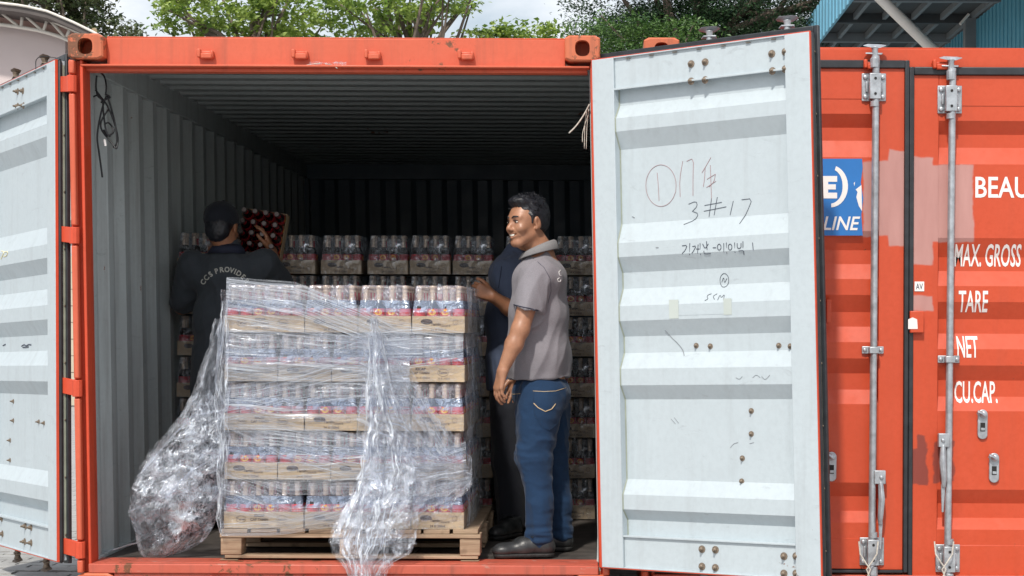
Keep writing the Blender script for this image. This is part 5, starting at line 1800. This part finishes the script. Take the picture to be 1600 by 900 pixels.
sdf_build(H, 'hair', M_hair, M2, fold_disp(.006, [(ax2[1], 60, 1.0)], 3.0, 2.0))
hair_tufts(M2, P2, 1.0, 90, 8)
face_bits(P2, ax2, 1.0, M2, False)
T = SDF(.0065)
E3 = (Vector((1, 0, 0)), Vector((0, 1, 0)), Vector((0, 0, 1)))
T.ell(pt(806, 430, Y2m), E3, (.145, .20, .12), .05); T.ell(pt(803, 500, Y2m), E3, (.155, .18, .2), .06); T.cone(pt(803, 560, Y2m), pt(805, 612, Y2m), .150, .150, .05)
T.cone(pt(806, 396, Y2m), pt(806, 425, Y2m), .062, .09, .05)
T.cone(sL, pt(800, 470, Y2m - .20), .078, .070, .04); T.cone(sR, pt(834, 485, Y2m + .2), .078, .07, .04)
T.cone(pt(798, 492, Y2m - .30), pt(770, 480, Y2m - .38), .03, .06, .006, None, 's')
T.cut(pt(805, 610, Y2m), (0, 0, -1))
_, bvn = sdf_build(T, 'shirt', M_navy, M2, fold_disp(.008, [(Vector((.3, 0, -1)).normalized(), 15, 1.2)], 14.0, .5))
mb = MB()
rings = []
s2, f2, u2 = ax2
for i in range(13):
    a = R(-160) + R(320) * i / 12
    dv = (-f2 * math.cos(a) + s2 * math.sin(a)); dv.z = 0; dv.normalize()
    base = nk + Vector((0, 0, .012 - .03 * (1 - math.cos(a)) / 2))
    rings.append([base + dv * .058 + Vector((0, 0, -.02)), base + dv * .066 + Vector((0, 0, .022)), base + dv * .08 + Vector((0, 0, .006)), base + dv * .10 + Vector((0, 0, -.028)), base + dv * .085 + Vector((0, 0, -.01))])
mb.loft(rings, 0, True); mb.build('collar', M_navyt, M2, smooth=180)
surf_line(bvn, [(784,416),(782,430),(779,450)], .002, 'shirt_placket', M_navyt, M2)
J = SDF(.0065)
J.ell(pt(806, 620, Y2m), E3, (.14, .165, .12), .04)
J.chain([pt(798, 640, Y2m - .07), pt(796, 720, Y2m - .08), pt(800, 822, Y2m - .08)], [.11, .09, .072], .03)
J.chain([pt(815, 640, Y2m + .08), pt(818, 720, Y2m + .1), pt(822, 822, Y2m + .1)], [.11, .09, .072], .03)
J.cut(pt(806, 600, Y2m), (0, 0, 1)); J.cut(pt(806, 822, Y2m), (0, 0, -1))
sdf_build(J, 'trousers', M_blk, M2, fold_disp(.008, [(Vector((0, 0, 1)), 14, 1)], 18.0, .6))
shoe(M2, g_(812, 830, Y2m - .08), g_(768, 830, Y2m - .30)); shoe(M2, g_(834, 826, Y2m + .1), g_(778, 826, Y2m - .04))

# ================================================ man with his back to us, left
Y3 = 1.36
M3 = empty('person', g_(350, 820, Y3), 'man with his back turned, dark cap, charcoal shirt with printed back, lifting a case', 'person')
B = SDF(.006)
ax3 = axes_from(Vector((.15, .98, -.15)))
hc = pt(347, 355, Y3)
P3 = head(B, hc, ax3, 1.02, False)
nk = pt(355, 388, Y3)
B.cone(P3(0, -.03, -.05), nk, .056, .062, .03)
B.chain([pt(357, 430, Y3), pt(357, 520, Y3), pt(350, 600, Y3)], [.11, .12, .12], .04)
B.chain([pt(330, 600, Y3), pt(328, 715, Y3), pt(325, 808, Y3)], [.09, .06, .05], .03)
B.chain([pt(372, 600, Y3), pt(376, 715, Y3), pt(380, 808, Y3)], [.09, .06, .05], .03)
sLl = pt(302, 415, Y3); eLl = pt(285, 478, Y3 + .12); wLl = pt(318, 400, Y3 + .30)
B.chain([sLl, eLl], [.052, .046], .03); B.cone(eLl, wLl, .043, .03, .02)
hand(B, wLl, Vector((.5, .1, .8)), Vector((.8, .0, -.3)), Vector((0, -1, 0)), 1.0, curl=(.3, .3, .3))
sRr = pt(412, 412, Y3); eRr = pt(440, 446, Y3 + .16); wRr = pt(424, 392, Y3 + .22)
B.chain([sRr, eRr], [.052, .046], .03); B.cone(eRr, wRr, .043, .03, .02)
hand(B, wRr, Vector((-.25, -.1, .9)), Vector((-.9, 0, 0)), Vector((0, -1, 0)), 1.0, curl=(.3, .3, .3))
sdf_build(B, 'body', M_skin2, M3, color=lambda v: 0.0, smooth_it=1)
H = SDF(.006)
H.ell(P3(0, -.028, .040), ax3, (.084, .102, .088), .02); H.ell(P3(0, -.06, -.025), ax3, (.068, .055, .07), .02); H.ell(P3(0, .11, -.02), ax3, (.09, .075, .09), .02, 's')
sdf_build(H, 'hair', M_hair, M3, fold_disp(.004, [(ax3[1], 60, 1.0)], 3.0, 2.0))
H = SDF(.006)
H.ell(P3(0, -.018, .045), ax3, (.092, .116, .092), .02); H.cut(P3(0, 0, .012), -ax3[2] + ax3[1] * .1)
H.cone(P3(-.045, .10, .052), P3(.045, .10, .052), .012, .012, .02); H.cone(P3(-.035, .145, .045), P3(.035, .145, .045), .007, .007, .05)
sdf_build(H, 'cap', M_cap, M3)
MB().tube([P3(0, .0, .138), P3(0, 0, .145)], .008, 8).build('cap_button', M_cap, M3, smooth=180)
T = SDF(.0065)
T.ell(pt(357, 430, Y3), E3, (.205, .145, .13), .06); T.ell(pt(356, 500, Y3), E3, (.19, .15, .22), .06); T.cone(pt(345, 560, Y3), pt(342, 640, Y3), .155, .155, .06); T.cone(pt(365, 560, Y3), pt(366, 640, Y3), .150, .155, .06)
T.cone(pt(356, 388, Y3), pt(357, 415, Y3), .066, .09, .06)
T.cone(sLl, sLl.lerp(eLl, .85), .083, .078, .05); T.cone(sRr, sRr.lerp(eRr, .95), .083, .074, .05)
T.cut(pt(350, 632, Y3), (0, 0, -1))
_, bv3 = sdf_build(T, 'shirt', M_char, M3, fold_disp(.009, [(Vector((.25, 0, -1)).normalized(), 13, 1.2), (Vector((-1, 0, -.8)).normalized(), 16, .7)], 24.0, .5))
mb = MB(); rings = []
s3, f3, u3 = ax3
for i in range(13):
    a = R(-170) + R(340) * i / 12
    dv = (-f3 * math.cos(a) + s3 * math.sin(a)); dv.z = 0; dv.normalize()
    base = nk + Vector((0, 0, .0))
    rings.append([base + dv * .060 + Vector((0, 0, -.02)), base + dv * .070 + Vector((0, 0, .022)), base + dv * .086 + Vector((0, 0, .004)), base + dv * .108 + Vector((0, 0, -.03)), base + dv * .09 + Vector((0, 0, -.012))])
mb.loft(rings, 0, True); mb.build('collar', M_navyt, M3, smooth=180)
J = SDF(.0065)
J.ell(pt(350, 640, Y3), E3, (.165, .14, .11), .04)
J.chain([pt(328, 655, Y3), pt(326, 730, Y3), pt(324, 815, Y3)], [.105, .085, .07], .02)
J.chain([pt(374, 655, Y3), pt(377, 730, Y3), pt(380, 815, Y3)], [.105, .085, .07], .02)
J.cut(pt(350, 622, Y3), (0, 0, 1)); J.cut(pt(350, 815, Y3), (0, 0, -1))
sdf_build(J, 'trousers', M_blk, M3, fold_disp(.008, [(Vector((0, 0, 1)), 14, 1)], 28.0, .6))
shoe(M3, g_(324, 820, Y3 - .07), g_(318, 820, Y3 + .21)); shoe(M3, g_(380, 820, Y3 - .07), g_(388, 820, Y3 + .21))
# lettering curved across the shirt's back: laid on the cloth letter by letter
word = 'CCS PROVIDER'
ctr = (356, 476); Rr = 57
arcs = {0: -62, 1: -52, 2: -42, 3: -34, 4: -26, 5: -16.5, 6: -6.5, 7: 3.5, 8: 12, 9: 19.5, 10: 29, 11: 39}
mb = MB()
ctr = (352, 461); Rr = 36
arcs = {0: -59, 1: -47, 2: -35, 4: -20, 5: -8, 6: 4, 7: 15, 8: 23, 9: 32, 10: 44, 11: 56}
for i, ch in enumerate(word):
    if ch == ' ': continue
    a = R(arcs[i])
    vs, fs = text_mesh(ch, 11, 1.0, 'CENTER', .3)
    out = []
    for v in vs:
        lx, ly = v.x * .95, v.y
        px = ctr[0] + (Rr + ly) * math.sin(a) + lx * math.cos(a)
        py = ctr[1] - (Rr + ly) * math.cos(a) + lx * math.sin(a)
        h_ = hit(bv3, px, py, .003)
        out.append(h_ if h_ is not None else pt(px, py, Y3 - .15))
    mb.add(out, fs)
mb.build('shirt_lettering', simple('off_white_shirt_print', (.55, .55, .50), .8), M3)
# the case he is lifting, tipped so that the bottle tops face out
CASE_SPARE.location = pt(402, 434, Y3 + .36)
CASE_SPARE.rotation_euler = (R(82), R(8), 0)
tag(CASE_SPARE, 'tipped bottle case held beside the capped man\'s head, bottle tops facing out', 'case of bottles')

# ------------------------------------------------------------------ trees and buildings behind
def leaf_mat(name, c0, c1, trans=0.3):
    m, nt, b = nodes_of(name)
    a = nt.nodes.new('ShaderNodeAttribute'); a.attribute_name = 'tone'
    nt.links.new(ramp(nt, a.outputs['Fac'], 0, 1, (*c0, 1), (*c1, 1)), b.inputs['Base Color'])
    b.inputs['Roughness'].default_value = 0.42
    t = N(nt, 'ShaderNodeBsdfTranslucent')
    nt.links.new(ramp(nt, a.outputs['Fac'], 0, 1, (*[x * 1.3 for x in c0], 1), (*[x * 1.3 for x in c1], 1)), t.inputs['Color'])
    ms = N(nt, 'ShaderNodeMixShader'); ms.inputs[0].default_value = trans
    out = nt.nodes['Material Output']
    nt.links.new(b.outputs[0], ms.inputs[1]); nt.links.new(t.outputs[0], ms.inputs[2])
    nt.links.new(ms.outputs[0], out.inputs['Surface'])
    return m
M_leafA = leaf_mat('broad_green_leaf', (0.11, 0.21, 0.03), (0.36, 0.46, 0.10))
M_leafB = leaf_mat('dark_feathery_leaf', (0.014, 0.040, 0.018), (0.048, 0.105, 0.035), .2)
M_leafD = leaf_mat('mid_green_leaf', (0.03, 0.085, 0.02), (0.12, 0.22, 0.05), .25)
M_leafC = leaf_mat('dull_olive_leaf', (0.05, 0.085, 0.03), (0.13, 0.14, 0.06), .25)
M_bark = simple('grey_brown_bark', (0.16, 0.125, 0.10), .9, var=.3, vscale=4, bmp=.6, bscale=14)
nrg = np.random.default_rng(5)
def leaves(parent, name, P, size, mat, aspect=0.5, flat=0.55, tone=None):
    """P: (n,3) leaf centres; each a folded diamond of four small faces"""
    n = len(P)
    d = nrg.normal(size=(n, 3)); d[:, 2] *= flat; d /= np.linalg.norm(d, axis=1)[:, None]
    up = nrg.normal(size=(n, 3)) * .6 + np.array([0, -.15, 1.0]); 
    s = np.cross(d, up); s /= np.linalg.norm(s, axis=1)[:, None]
    nn = np.cross(s, d)
    L = size * nrg.uniform(.6, 1.25, (n, 1)); Wd = L * aspect
    a = P - d * L * .5; c = P + d * L * .5
    l = P + s * Wd * .5 + nn * L * .10 + d * L * .08; r = P - s * Wd * .5 + nn * L * .10 + d * L * .08
    v = np.stack([a, l, c, r], axis=1).reshape(-1, 3)
    i = np.arange(n) * 4
    f = np.stack([i, i + 1, i + 2, i, i + 2, i + 3], axis=1).reshape(-1)
    off = np.array(wloc(parent))
    me = bpy.data.meshes.new(name)
    me.vertices.add(len(v)); me.vertices.foreach_set('co', (v - off).ravel())
    me.loops.add(len(f)); me.loops.foreach_set('vertex_index', f)
    me.polygons.add(len(f) // 3); me.polygons.foreach_set('loop_start', np.arange(0, len(f), 3))
    me.update(calc_edges=True)
    at = me.attributes.new('tone', 'FLOAT', 'POINT')
    t = nrg.uniform(0, 1, n) if tone is None else np.clip(tone + nrg.normal(0, .18, n), 0, 1)
    at.data.foreach_set('value', np.repeat(t, 4))
    me.materials.append(mat)
    o = bpy.data.objects.new(name, me); COL.objects.link(o); o.parent = parent
    return o
def tree(name, base, label, blobs, nclump, per, spread, size, mat, aspect=.5, trunk_r=.16, group=None, flat=.5, limb_n=9, tip_bias=None):
    root = empty(name, base, label, 'tree', group)
    base = Vector(base)
    C = []
    wts = np.array([b[1][0] * b[1][1] * b[1][2] for b in blobs]); wts = wts / wts.sum()
    for k, (c, r) in enumerate(blobs):
        m = int(nclump * wts[k])
        q = nrg.normal(size=(m, 3)); q /= np.linalg.norm(q, axis=1)[:, None]
        q *= nrg.uniform(.35, 1.0, (m, 1)) ** .6
        C.append(np.array(c) + q * np.array(r))
    C = np.concatenate(C)
    tone_c = nrg.uniform(.15, .85, len(C))
    P = np.repeat(C, per, axis=0) + nrg.normal(size=(len(C) * per, 3)) * np.array([spread, spread, spread * flat])
    leaves(root, 'crown', P, size, mat, aspect, tone=np.repeat(tone_c, per))
    top = max(c[2] for c, r in blobs)
    cx = sum(c[0] for c, r in blobs) / len(blobs)
    tp = [base + Vector((0, 0, -.05)), base + Vector((.1, .0, (top - base.z) * .3)), base + Vector(((cx - base.x) * .2, .1, (top - base.z) * .6)), base + Vector(((cx - base.x) * .3, .1, (top - base.z) * .92))]
    MB().tube(tp, [trunk_r * 1.25, trunk_r, trunk_r * .75, trunk_r * .4], 9).build('trunk', M_bark, root, smooth=180)
    idx = nrg.choice(len(C), limb_n, replace=False)
    for i in idx:
        e = Vector(C[i]); t = random.uniform(.35, .95)
        s_ = tp[1].lerp(tp[3], t)
        mid = s_.lerp(e, .5) + Vector((random.uniform(-.2, .2), random.uniform(-.2, .2), random.uniform(-.1, .25)))
        MB().tube([s_, mid, e], [trunk_r * .36, trunk_r * .22, trunk_r * .07], 6).build('branch', M_bark, root, smooth=180)
    return root
def blob(px, py, Y, rx, ry, rz):
    p = pt(px, py, Y)
    return ((p.x, p.y, p.z), (rx, ry, rz))
G3 = 'broad-leaved trees behind the open container'
Y1 = 20.0    # 93.9 px per metre
tree('broadleaf_tree', (pt(400, 0, Y1).x, Y1, GZ), 'bright green broad-leaved tree above the left half of the open container', [blob(305, 20, Y1, .75, 1.2, .45), blob(360, -10, Y1, 1.2, 1.6, .8), blob(420, 25, Y1 + .5, 1.0, 1.2, .5), blob(470, 10, Y1, .9, 1.2, .7), blob(285, -20, Y1, .6, 1, .4), blob(480, 66, Y1 + .6, 1.0, 1.2, .2), blob(380, 66, Y1 + .8, 1.2, 1.2, .3)], 205, 32, .11, .125, M_leafA, .55, group=G3, limb_n=26)
tree('broadleaf_tree', (pt(640, 0, Y1).x, Y1 + .5, GZ), 'bright green broad-leaved tree with bare twigs showing above the middle of the header beam', [blob(590, 5, Y1 + .5, 1.0, 1.3, .6), blob(650, -15, Y1, .9, 1.4, .6), blob(700, 5, Y1, .65, 1.1, .45), blob(555, 40, Y1 + .5, .7, 1.1, .35), blob(690, 48, Y1 + .3, .6, 1, .25), blob(600, 62, Y1 + .6, .9, 1, .2), blob(720, -20, Y1, .5, 1, .4)], 140, 32, .11, .125, M_leafA, .55, group=G3, limb_n=30)
tree('broadleaf_tree', (pt(800, 90, Y1).x, Y1 + 1, GZ), 'low small-crowned green tree just left of the right corner casting', [blob(790, 50, Y1 + 1, .5, .6, .16), blob(845, 56, Y1 + 1, .55, .6, .13), blob(760, 58, Y1 + 1, .3, .5, .1), blob(822, 33, Y1 + 1, .16, .3, .07), blob(830, 90, Y1 + 1, .9, .7, .3)], 120, 26, .09, .105, M_leafA, .55, trunk_r=.1, group=G3, limb_n=14)
tree('broadleaf_tree', (pt(120, 0, Y1 + 4).x, Y1 + 4, GZ), 'dull olive tree rising behind the arched roof at the far left', [blob(75, 2, Y1 + 4, 1.0, 1.3, .45), blob(130, 12, Y1 + 4, .55, 1, .35), blob(20, -6, Y1 + 4, .7, 1, .3), blob(170, 42, Y1 + 4, .6, 1, .28), blob(150, 60, Y1 + 4, 1.0, 1, .4), blob(60, -40, Y1 + 4, 1.4, 1.3, .6)], 330, 28, .13, .12, M_leafC, .5, group=G3, limb_n=20)
Y2 = 17.0    # 105 px per metre
bl = []
for i in range(30):
    bl.append(blob(920 + i * 14 + random.uniform(-12, 12), random.uniform(-70, 70), Y2 + random.uniform(-.6, 1.2), random.uniform(.45, .95), 1.1, random.uniform(.12, .26)))
bl += [blob(905, 18, Y2, .35, .7, .10), blob(900, 3, Y2, .3, .7, .07), blob(930, 40, Y2, .5, .8, .14), blob(1000, 80, Y2 + 1, 1.4, 1, .5), blob(1150, 90, Y2 + 1, 1.6, 1, .6)]
tree('feathery_tree', (pt(1100, 0, Y2).x, Y2 + .8, GZ), 'large dark feathery tree spreading above the open white door', bl, 2300, 34, .15, .064, M_leafB, .38, trunk_r=.26, flat=.35, limb_n=40)
bl = [blob(930 + i * 26, 50 + random.uniform(-8, 8), Y2 - 1.5, .35, .6, .16) for i in range(7)] + [blob(960 + i * 40, 95, Y2 - 1.5, .8, .7, .3) for i in range(5)]
tree('feathery_tree', (pt(1010, 0, Y2 - 1.5).x, Y2 - 1.2, GZ), 'lower brighter feathery tree between the two containers\' corner castings', bl, 360, 34, .12, .07, M_leafD, .4, trunk_r=.12, flat=.4, limb_n=14)

# arched hall with its white truss, far left
YH = 18.0
M_pink = simple('pale_pink_plaster', (0.62, 0.53, 0.52), .8, var=.04, vscale=1.5, obj=False)
M_pink2 = simple('dusty_pink_gable', (0.52, 0.34, 0.30), .8, var=.06, vscale=1.5, obj=False)
M_wtube = simple('white_painted_tube', (0.72, 0.68, 0.62), .5, var=.08)
M_sheet = simple('grey_brown_roof_sheet', (0.10, 0.085, 0.08), .6, var=.2, vscale=3)
M_shut = simple('cream_shutter', (0.55, 0.49, 0.38), .6, var=.08, vscale=2, obj=False)
M_win = simple('dark_window_glass', (0.03, 0.035, 0.04), .12)
HALL = empty('arched_hall', (pt(0, 0, YH).x, YH, GZ), 'pale pink hall with an arched roof and white truss behind the left door', 'building')
tc_ = [(-160,-2),(-80,2),(0,14),(35,20),(75,30),(110,44),(150,62),(190,86),(230,112)]
bc_ = [(-160,30),(-80,33),(0,38),(35,43),(68,49),(102,60),(150,86),(190,112)]
def arc_line(poly, n, Y): return [pt(*lerp_poly(poly, i / n), Y) for i in range(n + 1)]
MB().tube(arc_line(tc_, 24, YH), .035, 8).build('truss_chord', M_wtube, HALL, smooth=180)
MB().tube(arc_line(bc_, 20, YH), .03, 8).build('truss_chord', M_wtube, HALL, smooth=180)
for a, b in (((0,18),(27,40)), ((35,22),(33,42)), ((37,22),(66,48)), ((74,29),(68,48)), ((77,30),(101,58)), ((111,40),(104,58)), ((-40,8),(-10,36)), ((-45,8),(-48,34)), ((115,46),(140,78)), ((150,62),(146,82))):
    MB().tube([pt(*a, YH), pt(*b, YH)], .025, 7).build('truss_web', M_wtube, HALL, smooth=180)
ro = [(-200,-14),(-80,-7),(0,5),(35,9),(75,18),(115,35),(150,52),(190,76),(235,104)]
a_, b_ = arc_line(ro, 30, YH - .5), arc_line(ro, 30, YH + 6)
mb = MB()
low = [p + Vector((0, 0, -.10)) for p in a_]; lowb = [q + Vector((0, 0, -.10)) for q in [Vector((p.x, YH + 6, p.z)) for p in a_]]
topb = [Vector((p.x, YH + 6, p.z)) for p in a_]
n_ = len(a_)
mb.add(a_ + low + lowb + topb, [(i, i + 1, n_ + i + 1, n_ + i) for i in range(n_ - 1)] + [(n_ + i, n_ + i + 1, 2 * n_ + i + 1, 2 * n_ + i) for i in range(n_ - 1)] + [(2 * n_ + i, 2 * n_ + i + 1, 3 * n_ + i + 1, 3 * n_ + i) for i in range(n_ - 1)] + [(3 * n_ + i, 3 * n_ + i + 1, i + 1, i) for i in range(n_ - 1)])
mb.build('roof', M_sheet, HALL, smooth=40)
MB().tube([p + Vector((0, -.02, .0)) for p in a_], .022, 6).build('roof_edge', M_wtube, HALL, smooth=180)
for x, y in ((73, 21), (147, 48)):
    MB().tube([pt(x, y, YH - .45), pt(x, y, YH + .3)], .045, 8).build('purlin_end', M_card, HALL, smooth=60)
# gable infill and wall
gx = [(x, y) for x, y in tc_]
wall = [pt(x, y + 3, YH + .35) for x, y in gx] + [pt(x, y, YH + .35) for x, y in bc_[::-1]]
MB().prism(wall, (0, .08, 0)).build('gable_panel', M_pink2, HALL)
xr_ = pt(106, 0, YH).x
wl = [pt(x, y + 1, YH + .25) for x, y in bc_ if x <= 102]
wl = wl + [Vector((wl[-1].x + .02, YH + .25, GZ)), Vector((wl[0].x, YH + .25, GZ))]
MB().prism(wl, (0, .1, 0)).build('wall', M_pink, HALL)
x0_, x1_ = wl[-2].x + .01, wl[-2].x + 1.6
for i in range(9):
    z0 = GZ + .02 + i * .26
    MB().b2((x0_, YH + .30 + .01 * (i % 2), z0), (x1_, YH + .36, z0 + .25)).build('shutter_slat', M_shut, HALL)
MB().b2((x0_, YH + .31, 2.35), (x1_, YH + .38, 5.2)).build('wall', M_pink, HALL)
for z0 in (2.5, 3.4, 4.1):
    w_ = MB().b2((x0_ + .02, YH + .285, z0), (x0_ + .9, YH + .305, z0 + .42)).build('window', M_wtube, HALL)
    MB().b2((x0_ + .06, YH + .275, z0 + .05), (x0_ + .86, YH + .284, z0 + .37)).build('pane', M_win, w_)
WI = empty('hooked_wire', pt(60, 110, .9), 'thin dark wire curling up above the open left door', 'wire')
px_tube([[(56,108),(56,96),(60,90),(68,88),(84,90),(106,93)]], .30, .0022, 'wire_strand', M_cable, WI)

# blue lean-to shed on the right
M_bl = simple('light_blue_cladding', (0.20, 0.47, 0.62), .5, var=.05, vscale=3, obj=False)
M_bl2 = simple('blue_corrugated_wall', (0.11, 0.36, 0.48), .5, var=.08, vscale=3, obj=False)
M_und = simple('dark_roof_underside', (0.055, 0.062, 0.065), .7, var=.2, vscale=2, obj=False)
M_pur = simple('grey_purlin_steel', (0.20, 0.22, 0.23), .6, var=.1)
SH = empty('lean_to_shed', (4.0, 14, GZ), 'blue corrugated shed with a dark open lean-to roof at the upper right', 'building')
ZR = CZ + 4.0
a_ = pt(1290, 67, 16).x
X0s = 3.03; X1s = 4.86; YA, YB = 6.5, 30
# fascia of ribbed blue sheet
mb = MB()
n = 150
for i in range(n):
    y0 = YA + (YB - YA) * i / n
    MBx = mb.b2((X0s - .012 * (i % 2), y0, ZR - .02), (X0s + .03, y0 + (YB - YA) / n - .0, ZR + .52))
mb.build('fascia_sheet', M_bl, SH, kind='stuff')
MB().b2((X0s + .031, YA, ZR + .10), (X1s + 3.0, YB, ZR + .14)).build('roof_sheet', M_und, SH)
for i in range(16):
    y0 = YA + .4 + i * 1.45
    MB().b2((X0s + .04, y0, ZR - .02), (X1s + .2, y0 + .09, ZR + .098)).build('roof_beam', M_und if i % 2 else M_pur, SH)
for i in range(5):
    x = X0s + .25 + i * .38
    MB().b2((x, YA, ZR + .02), (x + .05, YB, ZR + .0985)).build('roof_purlin', M_pur, SH)
mb = MB(); n = 260
for i in range(n):
    y0 = YA - 2 + (YB - YA + 2) * i / n; w_ = (YB - YA + 2) / n
    mb.b2((X1s + .012 * (i % 2), y0, GZ), (X1s + .05, y0 + w_, ZR + .0))
mb.build('wall_sheet', M_bl2, SH, kind='stuff')
MB().tube([pt(1366, -12, 11.4), pt(1462, 82, 11.4), pt(1510, 130, 11.4)], .062, 10).build('brace_pole', M_wtube, SH, smooth=180)
MB().tube([pt(1500, 38, 12.5), pt(1514, 22, 12.5)], .02, 6).build('lamp_tube', M_wtube, SH)
for y0 in (8, 14, 20, 26):
    MB().b2((X1s - .14, y0, GZ), (X1s - .002, y0 + .14, ZR + .02)).build('post', M_pur, SH)
